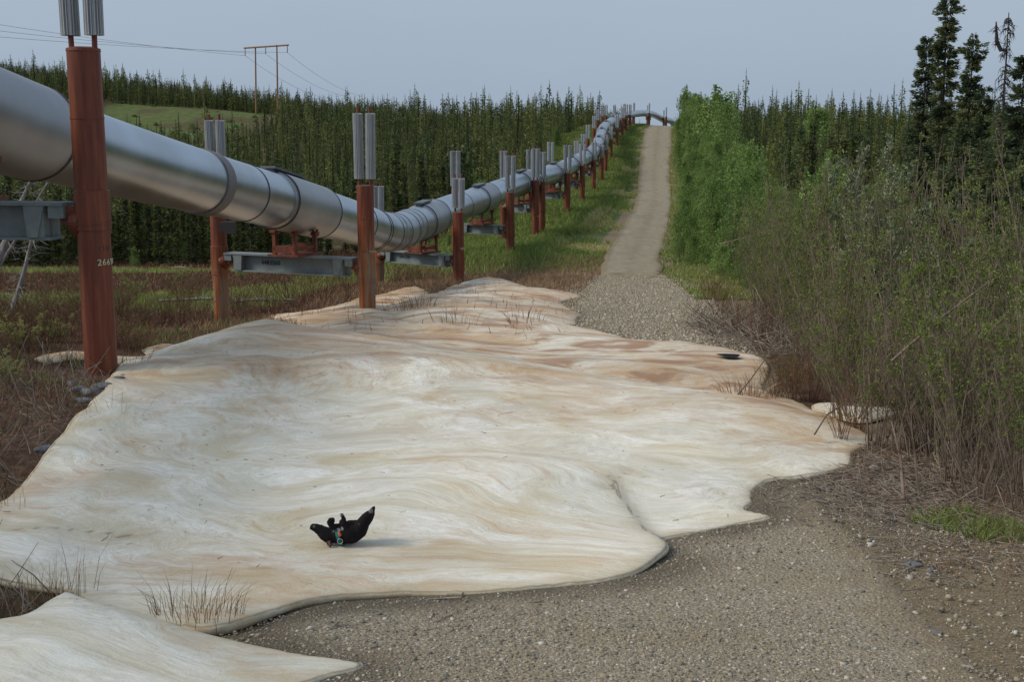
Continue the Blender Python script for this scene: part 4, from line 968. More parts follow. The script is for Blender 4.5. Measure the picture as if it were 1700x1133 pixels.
def stems_mb(h, rad, n, seed, r0=.018, side=True, spread=1.0):
    rng = random.Random(seed); b = MB(); tips = []
    for k in range(n):
        a = rng.uniform(0, 6.28); o = Vector((math.cos(a), math.sin(a), 0)) * rad * .3 * rng.random(); hh = h * rng.uniform(.5, 1.0); l = rad * rng.uniform(.2, 1) * spread
        pts = []; cur = rng.uniform(.8, 1.8); jx, jy = rng.gauss(0, .04), rng.gauss(0, .04)
        for i in range(7):
            t = i / 6; pts.append(o + Vector((math.cos(a) * l * t ** cur + math.sin(t * 7 + k) * .03 + jx * t, math.sin(a) * l * t ** cur + math.cos(t * 6 + k) * .03 + jy * t, hh * t - (.1 if i == 0 else 0))))
        r = r0 * rng.uniform(.45, 1.1); b.tube(pts, [r * (1 - .82 * i / 6) for i in range(7)], 5)
        for j in range(rng.randint(5, 9) if side else 0):
            t = rng.uniform(.25, .95); i = int(t * 6); p = pts[i].lerp(pts[min(i + 1, 6)], t * 6 - i); aa = rng.uniform(0, 6.28); ll = hh * rng.uniform(.07, .24) * (1.2 - t)+.06
            e = p + Vector((math.cos(aa) * ll * .55, math.sin(aa) * ll * .55, ll)); m_ = p.lerp(e, .5) + Vector((math.cos(aa), math.sin(aa), 0)) * ll * .1
            b.tube([p, m_, e], [r * .42, r * .28, r * .1], 4); tips.append((p, m_, e))
            for q in range(2):
                s = p.lerp(e, rng.uniform(.3, .9)); a3 = rng.uniform(0, 6.28); l3 = ll * rng.uniform(.25, .5); e3 = s + Vector((math.cos(a3) * l3 * .7, math.sin(a3) * l3 * .7, l3 * .8)); b.tube([s, e3], [r * .2, r * .08], 3); tips.append((s, s.lerp(e3, .5), e3))
    return b, tips
GB = []
for k, (h, r) in enumerate([(3.2, 1.3), (4.2, 1.4), (2.6, 1.2), (5.0, 1.5)]):
    V, Fc, t = bush_arrays(h, r, 4700, .11, 400 + k); sb, _ = stems_mb(h * .9, r * .7, 7, 410 + k, .03, False)
    GB.append((sb.mesh('stems', M['stem']), npmesh('foliage', V, Fc, M['birch'], t)))
rb = random.Random(5); cnt = 0
def inview(x, y): return bool(visible(np.array([x]), np.array([y]), np.array([-3.0]), 60)[0])
lastrow = []
y = 46.0
while y < 262:
    wv = rw(y); base = rc(y) + wv
    for row, (o, hs) in enumerate(((1.5, .55), (2.9, .95), (4.8, 1.2))):
        if row == 0 and rb.random() < .25: continue
        x = base + o + rb.uniform(-.5, .5) + (0 if y > 60 else 1.0) ; k = rb.randrange(4)
        s = hs * rb.uniform(.75, 1.35) * np.interp(y, [46, 60, 110, 180, 262], [.8, .95, .85, .95, 1.15]); 
        if y > 225 and row: s *= .95
        plant_tree('leafy_shrub', GB[k], x, y + rb.uniform(-.8, .8), g1(x, y) - .05, (s * 1.1, s * 1.1, s), rb.uniform(0, 6.28),
                   'fresh green leafy shrub in the hedge right of the track', 'shrub', 'green shrubs lining the right side of the track', ('stems', 'foliage')); cnt += 1
    y += np.interp(y, [46, 262], [2.1, 5.2])
# green shrubs among the trees
for (px, py, d, s, lab) in ((905, 205, 190, 1.0, 'light green tree standing out of the dark spruces near the pipe'), (925, 210, 185, .8, 'small light green tree beside the larger one near the pipe'), (1140, 140, 236, .75, 'tall pale birch at the top of the green hedge beside the crest'),
                            (800, 295, 92, 1.0, 'yellow green shrub behind the fourth support'), (775, 272, 112, 1.1, 'round light green shrub among spruces above the pipe dip'), (718, 330, 95, 1.0, 'olive green shrub behind the third support'), (640, 340, 100, .9, 'low green shrub between second and third support behind the pipe'), (745, 400, 80, .7, 'low green shrub under the beam of the fourth support'),
                            (840, 300, 105, .8, 'light green shrub behind the doubled support'), (1355, 170, 150, 1.1, 'light green birch among the spruces right of the track'), (1205, 150, 150, 1.1, 'bright green birch rising over the hedge'), (1190, 140, 170, 1.25, 'dark pointed green tree rising over the hedge')):
    t = W(px, py, d); z0 = g1(t.x, d); k = rb.randrange(4); hh = (3.2, 4.2, 2.6, 5.0)[k]; sz = max((t.z - z0), 1.2) / hh
    plant_tree('leafy_shrub', GB[k], t.x, d, z0, (sz * .85 * s, sz * .85 * s, sz), rb.uniform(0, 6), lab, 'shrub', 'green shrubs among the dark spruces', ('stems', 'foliage'))
for q in range(20):
    y = rb.uniform(80, 125); x = rb.uniform(-34, 0); x = min(x, float(pipex(y)) - 6); s = rb.uniform(.3, .75); k = rb.randrange(4)
    plant_tree('leafy_shrub', GB[k], x, y, g1(x, y), (s, s, s * .9), rb.uniform(0, 6.28), 'light green shrub along the foot of the spruce forest left of the pipeline', 'shrub', 'light green shrubs at the forest foot', ('stems', 'foliage'))
# shrubs on the clearing and by the grassy slope
for k in range(44):
    y = rb.uniform(252, 320); x = rb.uniform(-108, -58); s = rb.uniform(.5, .8)
    plant_tree('leafy_shrub', GB[rb.randrange(4)], x, y, g1(x, y) - .5, (s * 1.5, s * 1.5, s * .55), rb.uniform(0, 6), 'low bright green shrub in the clearing below the ridge forest', 'shrub', 'green shrubs across the hilltop clearing', ('stems', 'foliage'))

# ------------------------------------------------------------------ willow thicket
def willow_proto(h, rad, n, seed, nl, ls, material=None, r0=.017, sm=None):
    b, tips = stems_mb(h, rad, n, seed, r0); rng = np.random.default_rng(seed)
    k = rng.integers(0, len(tips), nl); t = rng.uniform(.1, 1.05, nl)
    A = np.array([tips[i][0][:] for i in k]); E = np.array([tips[i][2][:] for i in k]); C = A + (E - A) * t[:, None] + rng.normal(scale=.015, size=(nl, 3))
    D = (E - A); D /= np.linalg.norm(D, axis=1, keepdims=True); D = D + rng.normal(scale=.7, size=D.shape); D /= np.linalg.norm(D, axis=1, keepdims=True)
    V, Fc = blades(C, D, ls * rng.uniform(.5, 1.2, nl), ls * .42 * rng.uniform(.7, 1.2, nl), rng, tri=False)
    return b.mesh('stems', sm or M['stem'], 60), npmesh('leaves', V, Fc, material or M['willow'], rng.uniform(.1, 1, nl))
WP = [willow_proto(3.2, 1.0, 15, 500, 2900, .048), willow_proto(3.7, 1.1, 16, 501, 3100, .048), willow_proto(2.6, .9, 15, 502, 2700, .046), willow_proto(3.4, .9, 15, 503, 1500, .05), willow_proto(2.9, 1.1, 16, 504, 3300, .044)]
WS = willow_proto(3.3, 1.0, 12, 505, 5000, .075, M['silver'])
BARE = willow_proto(1.5, .8, 26, 506, 260, .045, r0=.009, sm=M['heathstem'])
THIN = [willow_proto(1.9, .8, 26, 507, 420, .04, r0=.010), willow_proto(1.4, .9, 30, 508, 320, .04, r0=.009)]
pts = []
def try_place(x, y, mind):
    for (a, b_) in pts:
        if (a - x) ** 2 + (b_ - y) ** 2 < mind * mind: return False
    pts.append((x, y)); return True
tries = 0; nW = 0
def thick_left(y):   # left boundary of the thicket, from the surveyed feet of the outer stems
    return np.interp(y, [9, 10.5, 12, 13.2, 15, 17.5, 21, 26, 31, 38, 46, 60], [6.2, 4.6, 4.15, 4.2, 4.5, 4.35, 5.1, 6.0, 6.7, 7.7, 8.9, 11])
while tries < 6000 and nW < 150:
    tries += 1; y = 10.3 + 45 * rb.random() ** 1.7; x = thick_left(y) + rb.random() ** 1.3 * (5 + y * .28)
    px = 850 + F * x / (y * CT + 3.5 * ST)
    if px > 1790 or not try_place(x, y, .55 + y * .022): continue
    z = iz(x, y); edge_ = x - thick_left(y)
    # height of the thicket top as surveyed from its sky line
    ty = np.interp(px, [1150, 1250, 1350, 1450, 1560, 1700], [330, 275, 262, 262, 245, 240]) + rb.uniform(-25, 50)
    want = ratio(ty) * y - z
    k = rb.randrange(5); hh = (3.2, 3.7, 2.6, 3.4, 2.9)[k]; s = min(max(want / hh, .55), 1.35) * rb.uniform(.72, 1.1)
    if edge_ < .5: s *= rb.uniform(.55, .9)
    plant_tree('willow_shrub', WP[k], x, y, z, (s ** .5, s ** .5, s), rb.uniform(0, 6.28), 'thin stemmed willow shrub with sparse young leaves in the thicket at right', 'shrub', 'willows in the thicket right of the track', ('stems', 'leaves'), tilt=.05); nW += 1
for q in range(34):
    y = rb.uniform(26, 62); x = thick_left(y) + 1.2 + rb.random() * (6 + y * .3); px = 850 + F * x / (y * CT + 3.5 * ST)
    if px > 1740: continue
    k = rb.randrange(4); z = g1(x, y); want = ratio(np.interp(px, [1200, 1300, 1400, 1600], [285, 255, 245, 290]) + rb.uniform(0, 70)) * y - z; s = want / (3.2, 4.2, 2.6, 5.0)[k]
    plant_tree('leafy_shrub', GB[k], x, y, z, (s * .8, s * .8, s), rb.uniform(0, 6.28), 'green leafy shrub rising at the back of the willow thicket', 'shrub', 'green shrubs behind the willows', ('stems', 'foliage'))
for q in range(95):
    y = 10.4 + 13 * rb.random() ** 1.4; x = thick_left(y) + .15 + rb.random() * (3 + y * .18); px = 850 + F * x / (y * CT + 3.5 * ST)
    if px > 1760: continue
    s = rb.uniform(.8, 1.15); plant_tree('bare_shrub', THIN[rb.randrange(2)], x, y, iz(x, y), (s, s, s), rb.uniform(0, 6.28), 'clump of fine brown stems filling the foot of the willow thicket', 'shrub', 'fine stemmed brush low in the thicket', ('stems', 'leaves'), tilt=.06)
for (px, d, yt) in ((1425, 22, 225), (1395, 24, 250), (1450, 24, 235), (1500, 18, 275)):
    t = W(px, yt, d); z = g1(t.x, d); s = (t.z - z) / 3.3
    plant_tree('willow_shrub', WS, t.x, d, z, (.9, .9, s), rb.uniform(0, 6.28), 'silvery leaved willow standing above the thicket', 'shrub', 'silvery willows in the thicket', ('stems', 'leaves'))
# low bare brown bushes along the ice margins and under the beams
for (px, py, s) in ((1285, 665, .55), (1315, 668, .7), (1350, 668, .8), (1305, 652, .6), (1420, 720, .6), (1395, 745, .4), (1200, 520, .9), (1230, 540, .9), (1180, 500, .8), (1260, 570, .9), (1215, 555, .6),
                    (460, 520, .8), (500, 515, .9), (540, 505, .9), (420, 530, .8), (580, 500, .8), (330, 548, .9), (300, 545, .9), (270, 540, 1.0), (235, 548, 1.), (210, 545, 1.), (700, 470, .9), (680, 468, .9), (655, 470, 1.0), (720, 470, .7), (480, 500, 1.2), (520, 490, 1.2), (440, 505, 1.2),
                    (110, 560, 1.0), (70, 570, .8), (30, 580, .9), (140, 545, 1.1), (395, 520, 1.1), (200, 525, 1.2), (60, 545, 1.1), (12, 555, 1.0), (560, 480, 1.2), (600, 478, 1.2)):
    h = hit(px, py); plant_tree('bare_shrub', BARE, h[0], h[1], iz(h[0], h[1]) - .03, (s, s, s * rb.uniform(.8, 1.1)), rb.uniform(0, 6.28), 'low bare twiggy bush at the edge of the ice' , 'shrub', 'bare twiggy bushes around the ice', ('stems', 'leaves'))
HB = willow_proto(2.6, 1.0, 16, 509, 5200, .075, M['grass'])
for q in range(110):
    px, py = rb.uniform(-30, 470), rb.uniform(462, 625); h = hit(px, py); z, on = icez([h[0]], [h[1]])
    if on[0] or (px > 230 and py > 548) or h[0] > pipex(h[1]) + 1.5: continue
    s = rb.uniform(.22, .55) * (1.5 if py < 520 else 1); plant_tree('bare_shrub', BARE, h[0], h[1], h[2] - .02, (s * 1.5, s * 1.5, s), rb.uniform(0, 6.28), 'low reddish brown bog shrub in the tangle left of the pipe supports', 'shrub', 'reddish bog shrubs left of the ice', ('stems', 'leaves'))
for (px, py, s, lab) in ((40, 585, .22, 'low green heath bush nearest the left frame edge'), (95, 570, .18, 'low green heath bush left of the nearest post'), (15, 640, .16, 'small green bush in the heath below the cross beam end'), (225, 500, .30, 'grey green bush behind the nearest post'), (120, 520, .25, 'green bush just left of the nearest post'), (60, 530, .24, 'green bush under the cross beam at far left'), (300, 470, .3, 'green bush in the bog left of the second support'), (400, 470, .28, 'green bush under the left end of the second cross beam')):
    h = hit(px, py); s *= 1.25; plant_tree('leafy_shrub', HB, h[0], h[1], h[2], (s * 1.7, s * 1.7, s), rb.uniform(0, 6), lab, 'shrub', None, ('stems', 'leaves'))
# leaning and broken branches over the ice
def branch(pts_, r0, name, label):
    w = [W(*p) for p in pts_]; r = MB(); w2 = [q - w[0] for q in w]; r.tube(w2, [r0 * (1 - .7 * i / (len(w) - 1)) for i in range(len(w))], 6)
    for k in range(7):
        t = random.uniform(.3, 1) * (len(w) - 1); i = min(int(t), len(w) - 2); o = w2[i].lerp(w2[i + 1], t - i); r.tube([o, o + Vector((random.gauss(0, .15), random.gauss(0, .1), random.uniform(.05, .25)))], [.005, .002], 4)
    o = r.build(name, M['stem'], None, 60, w[0]); tag(o, label, 'branch')
branch([(1215, 668, 16.2), (1245, 632, 16.3), (1275, 590, 16.5), (1310, 552, 16.8)], .012, 'leaning_branch', 'long thin branch arching from the ice up into the willows')
branch([(1352, 722, 13.8), (1372, 690, 14.0), (1400, 672, 14.2), (1440, 655, 14.4)], .012, 'leaning_branch', 'short dark curved branch resting on the edge of the big ice dome')
branch([(1195, 405, 38), (1235, 395, 36), (1290, 378, 33)], .02, 'leaning_branch', 'straight brown branch sticking out of the thicket towards the track')
branch([(1525, 820, 11.4), (1519, 760, 11.5), (1514, 715, 11.5), (1512, 672, 11.5)], .013, 'cut_stem', 'upright cut willow stem with a pale broken top')
branch([(1500, 830, 11.3), (1495, 760, 11.6), (1480, 700, 11.8)], .02, 'leaning_branch', 'pale crooked stem beside the cut willow stem')
branch([(1480, 600, 13), (1560, 530, 13), (1640, 470, 13.1), (1660, 430, 13.2)], .017, 'leaning_branch', 'long branch leaning diagonally across the willow thicket')

# ------------------------------------------------------------------ grasses, litter, stones
def scatter_blades(name, X, Y, H, Wd, material, label, lean=.35, tint=None, zfn=None, kindcat='grass', n_per=1):
    Z = zfn(X, Y) if zfn else G(X, Y); n = len(X); rng = RNG
    D = np.stack([rng.normal(scale=lean, size=n), rng.normal(scale=lean, size=n), np.ones(n)], 1); D /= np.linalg.norm(D, axis=1, keepdims=True)
    s = np.stack([np.cos(rng.uniform(0, 6.28, n)), np.sin(rng.uniform(0, 6.28, n)), np.zeros(n)], 1); B = np.stack([X, Y, Z - .01], 1)
    mid = B + D * (H * .55)[:, None]; D2 = D + np.stack([rng.normal(scale=lean, size=n), rng.normal(scale=lean, size=n), -np.abs(rng.normal(scale=.2, size=n))], 1); D2 /= np.linalg.norm(D2, axis=1, keepdims=True)
    tip = mid + D2 * (H * .5)[:, None]; w = Wd[:, None]
    V = np.stack([B - s * w, B + s * w, mid + s * w * .6, tip, mid - s * w * .6], 1).reshape(-1, 3)
    i = np.arange(n)[:, None] * 5; q = np.concatenate([i + np.array([[0, 1, 2, 4]])], 0); t3 = np.concatenate([i + np.array([[4, 2, 3, 3]])], 0)
    # quads for the lower half, triangles for the tip
    t_ = RNG.uniform(0, 1, n) if tint is None else tint
    tri = np.concatenate([np.concatenate([i + np.array([[0, 1, 2]]), i + np.array([[0, 2, 4]])]), i + np.array([[4, 2, 3]])])
    me = npmesh(name, V, tri, material, np.concatenate([t_, t_, t_]))
    return tag(link(name, me), label, kindcat, kind='stuff')
# green slope grass
n = 150000; Y = 58 + 215 * RNG.uniform(0, 1, n) ** 1.6; lo = pipex(Y) - 8; hi = rc(Y) - rw(Y); X = lo + (hi - lo) * RNG.uniform(0, 1, n)
d = sstep(-.1, .25, vnoise(X, Y, 3, 71) + .12 + .25 * (X < rc(Y) - rw(Y) - 1)) ; k = RNG.uniform(0, 1, n) < d * sstep(56, 70, Y + 3 * vnoise(X, Y, 2, 72)); X, Y = X[k], Y[k]
Hh = RNG.uniform(.12, .42, len(X)) * np.where(X < pipex(Y) + 4, 1.3, .6); tn = np.clip(RNG.uniform(0, .62, len(X)) + 1.5 * np.clip(vnoise(X, Y, 5, 73) + .05, 0, .4) * (X > pipex(Y) + 3), 0, 1)
scatter_blades('slope_grass', X, Y, Hh, .012 + Y * .00035, M['grass'], 'green grass on the slope between the pipeline and the track', tint=tn)
# right verge + bog + clearing
n = 70000; Y = 40 + 200 * RNG.uniform(0, 1, n) ** 1.7; X = rc(Y) + rw(Y) + RNG.uniform(-.1, 4.5, n); k = RNG.uniform(0, 1, n) < .55 + vnoise(X, Y, 2, 75) * 1.2; X, Y = X[k], Y[k]
scatter_blades('verge_grass', X, Y, RNG.uniform(.06, .24, len(X)), .010 + Y * .0003, M['grass'], 'thin green grass along the right side of the track', tint=np.clip(RNG.uniform(0, .7, len(X)), 0, 1))
n = 90000; Y = 34 + 62 * RNG.uniform(0, 1, n) ** 1.2; X = -38 + (pipex(Y) - 2 + 38) * RNG.uniform(0, 1, n); gm = grassmask(X, Y) > .5
scatter_blades('bog_grass', X[gm], Y[gm], RNG.uniform(.12, .35, gm.sum()), .012 + Y[gm] * .0003, M['grass'], 'low green sedge in bands across the bog', tint=RNG.uniform(.15, .7, gm.sum()))
gm = ~gm; scatter_blades('bog_heath', X[gm], Y[gm], RNG.uniform(.08, .30, gm.sum()), .012 + Y[gm] * .0003, M['drygrass'], 'brown heath and dead stalks across the bog', tint=RNG.uniform(0, .6, gm.sum()), kindcat='heath')
# dry grass round the posts and the ice edge
def ringed(n, x0, x1, y0, y1): return RNG.uniform(x0, x1, n), RNG.uniform(y0, y1, n)
X, Y = ringed(66000, -12, -1.5, 6.3, 34); z, on = icez(X, Y); k = ~on & (RNG.uniform(0, 1, len(X)) < .55 + 1.3 * vnoise(X, Y, 1.5, 77)) & ((X < -3.2) | (Y > 20)); 
scatter_blades('dry_grass', X[k], Y[k], RNG.uniform(.05, .30, k.sum()) * (1 + .9 * vnoise(X[k], Y[k], 1.2, 78)), np.full(k.sum(), .005), M['drygrass'], 'dry reddish brown grass left of the ice and around the posts', lean=.45, tint=np.clip(RNG.uniform(0, .8, k.sum()) ** 1.3, 0, 1))
X, Y = ringed(16000, -12, -4, 8, 34); z, on = icez(X, Y); k = ~on & (vnoise(X, Y, 1.1, 79) > .17)
scatter_blades('heath_leaves', X[k], Y[k], RNG.uniform(.08, .30, k.sum()), np.full(k.sum(), .011), M['grass'], 'fresh green leaves in the heath left of the first post', lean=.6, tint=RNG.uniform(.2, .65, k.sum()), kindcat='heath')
X, Y = ringed(52000, -7, 5.5, 24, 64); z, on = icez(X, Y); k = (~on | (RNG.uniform(0, 1, len(X)) < .012)) & (X < rc(Y) - rw(Y) + .1) & ((X < 1.5) | (Y > 44) | (RNG.uniform(0, 1, len(X)) < .2))
scatter_blades('dry_sedge', X[k], Y[k], RNG.uniform(.08, .35, k.sum()), np.full(k.sum(), .009), M['drygrass'], 'dry brown sedge between the ice tongues near the second and third support', lean=.4, tint=RNG.uniform(0, .75, k.sum()), zfn=lambda a, b_: icez(a, b_)[0])
# right foreground litter
X, Y = ringed(30000, 3.2, 7.5, 6, 14); z, on = icez(X, Y); k = ~on & (X > rc(Y) + rw(Y) + .5 + 1.2 * vnoise(X, Y, .9, 80)) & (RNG.uniform(0, 1, len(X)) < np.clip((Y - 7.3) / 4, .04, .9))
scatter_blades('dry_litter', X[k], Y[k], RNG.uniform(.04, .22, k.sum()), np.full(k.sum(), .004), M['drygrass'], 'dry straw coloured grass litter under the willows at right', lean=1.3, tint=RNG.uniform(.1, 1, k.sum()))
X, Y = ringed(9000, 3.5, 6.5, 7.2, 10.8); k = (vnoise(X, Y, .8, 81) > .12) & (X > 3.6 + (9.5 - Y) * .25)
scatter_blades('green_sprouts', X[k], Y[k], RNG.uniform(.05, .2, k.sum()), np.full(k.sum(), .008), M['grass'], 'fresh green sprouts on the dirt at the lower right', lean=.5, tint=RNG.uniform(.2, .6, k.sum()))
# individual tufts standing at the front of the ice
def tuft(px, py, n, h, label, spread=.15, mt='straw', w=.0024):
    hx, hy, _ = hit(px, py); b = MB(); rng = random.Random(int(px)); z0 = iz(hx, hy); o = empty('grass_tuft', (hx, hy, z0), label, 'grass', 'dry tufts at the edges of the ice'); V = []; Fc = []
    for k in range(n):
        a = rng.uniform(0, 6.28); r = spread * math.sqrt(rng.random()); x, y = math.cos(a) * r, math.sin(a) * r; hh = h * rng.uniform(.35, 1); lx, ly = rng.gauss(0, .18) * hh + x * .5, rng.gauss(0, .18) * hh + y * .5
        z = iz(hx + x, hy + y) - z0
        b.tube([(x, y, z - .02), (x + lx * .3, y + ly * .3, z + hh * .55), (x + lx, y + ly, z + hh)], [w, w * .7, w * .2], 3)
    me = b.mesh('blades', M[mt]); at = me.attributes.new('tint', 'FLOAT', 'FACE'); at.data.foreach_set('value', np.repeat(np.random.default_rng(int(px)).uniform(.1, 1, n), len(me.polygons) // n).astype(np.float32))
    link('blades', me, o)
tuft(322, 1045, 60, .26, 'straw coloured tuft with tall stalks at the front edge of the ice', .28)
tuft(360, 1050, 34, .18, 'shorter straw tuft just right of the tall stalked one', .2)
tuft(285, 1040, 14, .2, 'thin straw tuft left of the tall stalked one', .15)
tuft(85, 1010, 26, .32, 'reddish stalks in the gap beside the small ice slab', .2)
tuft(120, 1010, 18, .4, 'tall thin brown stalks rising from the tip of the small ice slab', .2)
tuft(60, 1000, 20, .25, 'brown stalks between the heath and the small ice slab', .2)
tuft(900 - 28, 545, 26, .4, 'dark tuft of dry sedge on the ice right of the second support', .5, w=.008)
tuft(690, 520, 60, .4, 'broad dark tuft of sedge at the foot of the second support', .55, w=.008)
tuft(760, 545, 30, .5, 'few thin stalks standing on the ice behind the dome', .6, w=.006)
tuft(1240, 668, 60, .35, 'rusty tuft growing through the ice by the thicket', .45, w=.005)
tuft(210, 615, 60, .22, 'dry tuft at the foot of the nearest post', .4)
tuft(20, 860, 16, .25, 'bare dark stalks at the left tip of the ice dome', .15)
tuft(195, 690, 14, .3, 'sparse stalks on the left flank of the ice dome', .5)
tuft(1290, 470, 60, .5, 'tan tuft at the foot of the hedge', .5, w=.01)
# twig litter
def twigs(name, X, Y, Ls, r, label, flat=.12, zf=None):
    b = MB(); Z = (zf or G)(X, Y)
    for x, y, z, l in zip(X, Y, Z, Ls):
        a = random.uniform(0, 6.28); t = random.gauss(0, flat); m_ = Vector((math.cos(a) * l / 2, math.sin(a) * l / 2, t * l)); c = Vector((x, y, z + r * 1.2 + abs(m_.z))); bend = Vector((random.gauss(0, .06), random.gauss(0, .06), 0)) * l
        rr = r * random.uniform(.4, 1.2); b.tube([c - m_, c + bend, c + m_], [rr, rr * .8, rr * .4], 4)
    return tag(b.build(name, M['twig'], None), label, 'twigs', kind='stuff')
n = 2600; cx, cy = 3.9, 12.0; X = cx + RNG.normal(scale=.6, size=n); Y = cy + RNG.normal(scale=.9, size=n); z, on = icez(X, Y); k = ~on
twigs('twig_pile', X[k], Y[k], RNG.uniform(.08, .42, k.sum()), .0055, 'heap of grey dead twigs between the ice and the willows', .10)
n = 1500; X = RNG.uniform(2.4, 6.5, n); Y = RNG.uniform(8.3, 13.5, n); z, on = icez(X, Y); k = ~on & (X > rc(Y) + rw(Y) - .3 + (9 - Y) * .2); twigs('twig_litter', X[k], Y[k], RNG.uniform(.08, .35, k.sum()), .006, 'scattered grey twigs on the dirt at right', .06)
n = 700; X = RNG.uniform(4.3, 7.0, n); Y = RNG.uniform(22, 31, n); z, on = icez(X, Y); k = ~on; twigs('brush_pile', X[k], Y[k], RNG.uniform(.3, 1.1, k.sum()), .012, 'dark tangle of fallen brush beside the washed out gravel', .25)
n = 2200; X = RNG.uniform(-8, -3.0, n); Y = RNG.uniform(6.5, 17, n); z, on = icez(X, Y); k = ~on; twigs('heath_twigs', X[k], Y[k], RNG.uniform(.1, .45, k.sum()), .005, 'fine dark twigs over the heath left of the ice', .5)
n = 60; X = RNG.uniform(-1.4, .5, n); Y = RNG.uniform(7.2, 8.3, n); z, on = icez(X, Y); k = ~on; twigs('front_twigs', X[k], Y[k], RNG.uniform(.08, .3, k.sum()), .007, 'few dark twigs on the gravel at the ice lip', .06)
n = 420; X = RNG.uniform(-5, 5, n); Y = RNG.uniform(8, 21, n); z, on = icez(X, Y); k = on & (vnoise(X, Y, 2.2, 95) > -.1)
twigs('ice_debris', X[k], Y[k], RNG.uniform(.01, .07, k.sum()) * np.where(RNG.uniform(0, 1, k.sum()) < .06, 3, 1), .004, 'dark bits of twig and grit scattered over the ice', .1, lambda a, b_: icez(a, b_)[0] + .004)
# logs lying in the bog
for (px, py, l, a, lab) in ((340, 505, 3.2, .1, 'bleached log lying in the bog left of the second support'), (300, 448, 1.6, -.5, 'short pale log beyond the bog'), (430, 505, 2.5, .2, 'thin fallen trunk under the second cross beam')):
    h = hit(px, py); b = MB(); b.tube([(-l / 2 * math.cos(a), -l / 2 * math.sin(a), .08), (0, 0, .14), (l / 2 * math.cos(a), l / 2 * math.sin(a), .10)], [.05, .06, .03], 7); b.tube([(0, 0, .1), (.1, .1, .45)], [.02, .006], 5)
    tag(b.build('fallen_log', M['deadwood'], None, 60, Vector(h)), lab, 'log')
# pebbles: packed foreground gravel
def pebbles(name, X, Y, R, material, label, zf, flat=.55, tint=None):
    base = np.array([(-1, -1, -1), (1, -1, -1), (1, 1, -1), (-1, 1, -1), (-1, -1, 1), (1, -1, 1), (1, 1, 1), (-1, 1, 1)], float) * .62
    fc = np.array([(0, 3, 2, 1), (4, 5, 6, 7), (0, 1, 5, 4), (1, 2, 6, 5), (2, 3, 7, 6), (3, 0, 4, 7)]); n = len(X); rng = RNG
    B = base[None] * rng.uniform(.65, 1.15, (n, 8, 1)); B[:, 4:, :2] *= .72; sc = np.stack([R * rng.uniform(.8, 1.3, n), R * rng.uniform(.6, 1, n), R * flat * rng.uniform(.6, 1.2, n)], 1); B = B * sc[:, None]
    a = rng.uniform(0, 6.28, n); c, s = np.cos(a)[:, None], np.sin(a)[:, None]; x, y = B[..., 0] * c - B[..., 1] * s, B[..., 0] * s + B[..., 1] * c; Z = zf(X, Y)
    V = np.stack([x + X[:, None], y + Y[:, None], B[..., 2] + (Z + R * flat * .25)[:, None]], -1).reshape(-1, 3); Fc = (np.arange(n)[:, None, None] * 8 + fc[None]).reshape(-1, 4)
    t = rng.uniform(0, 1, n) if tint is None else tint
    me = npmesh(name, V, Fc, material, np.repeat(t, 6), smooth=True); return tag(link(name, me), label, 'gravel', kind='stuff')
roadz = lambda x, y: G(x, y) + .022
n = 130000; X = RNG.uniform(-3.2, 4.3, n); Y = 4.6 + 9.5 * RNG.uniform(0, 1, n) ** 1.5; z, on = icez(X, Y); off_ = np.abs(X - rc(Y)) - rw(Y); k = ~on & (RNG.uniform(0, 1, n) < np.clip(1 - off_ * .9, .12, 1) * np.clip(.75 + 1.2 * vnoise(X, Y, 1.4, 91), .25, 1)); X, Y = X[k], Y[k]
R_ = np.clip(RNG.lognormal(math.log(.0078), .52, len(X)), .004, .036)
pebbles('foreground_gravel', X, Y, R_, M['pebble'], 'packed grey and tan pebbles covering the track in the foreground', roadz)
n = 26000; Y = RNG.uniform(22, 57, n); X = rc(Y) + RNG.uniform(-1.25, 1.25, n) * (rw(Y)); z, on = icez(X, Y); k = ~on; X, Y = X[k], Y[k]
pebbles('washout_gravel', X, Y, np.clip(RNG.lognormal(math.log(.028), .4, len(X)), .012, .1), M['pebble'], 'loose pale washed out gravel where the track meets the ice', roadz, tint=RNG.uniform(.45, 1, len(X)))
n = 900; X = RNG.uniform(2.5, 6, n); Y = RNG.uniform(7, 12.5, n); z, on = icez(X, Y); k = ~on; X, Y = X[k], Y[k]
pebbles('roadside_stones', X, Y, np.clip(RNG.lognormal(math.log(.018), .5, len(X)), .01, .06), M['pebble'], 'scattered rounded stones on the dirt beside the track', G, tint=RNG.uniform(.2, 1, len(X)))
def rock(px, py, r, label, col, seed, sq=(1.5, .9, .55)):
    h = hit(px, py); bm = bmesh.new(); bmesh.ops.create_icosphere(bm, subdivisions=3, radius=1)
    for v in bm.verts:
        c = v.co; k = 1 + .35 * vnoise(c.x * 1.0 + seed, c.y + c.z, .8, seed) + .12 * vnoise(c.x + seed, c.y - c.z, .3, seed); v.co = Vector((c.x * sq[0], c.y * sq[1], c.z * sq[2])) * r * float(k)
    me = bpy.data.meshes.new('rock'); bm.to_mesh(me); bm.free(); me.materials.append(col); me.polygons.foreach_set('use_smooth', [True] * len(me.polygons))
    o = link('rock', me, None, (h[0], h[1], h[2] + r * .12)); o.rotation_euler = (0, .1, seed); tag(o, label, 'rock')
rg = bark('rock_grey', (0.10, 0.105, 0.12), (0.21, 0.215, 0.23)); rl = bark('rock_light', (0.25, 0.22, 0.18), (0.46, 0.43, 0.38))
rock(1515, 942, .055, 'flat dark grey rock on the dirt at right', rg, 3)
rock(1545, 950, .03, 'small grey rock right of the flat dark one', rg, 4); rock(1510, 962, .03, 'small pale stone in front of the flat dark rock', rl, 5, (1.2, 1, .7))
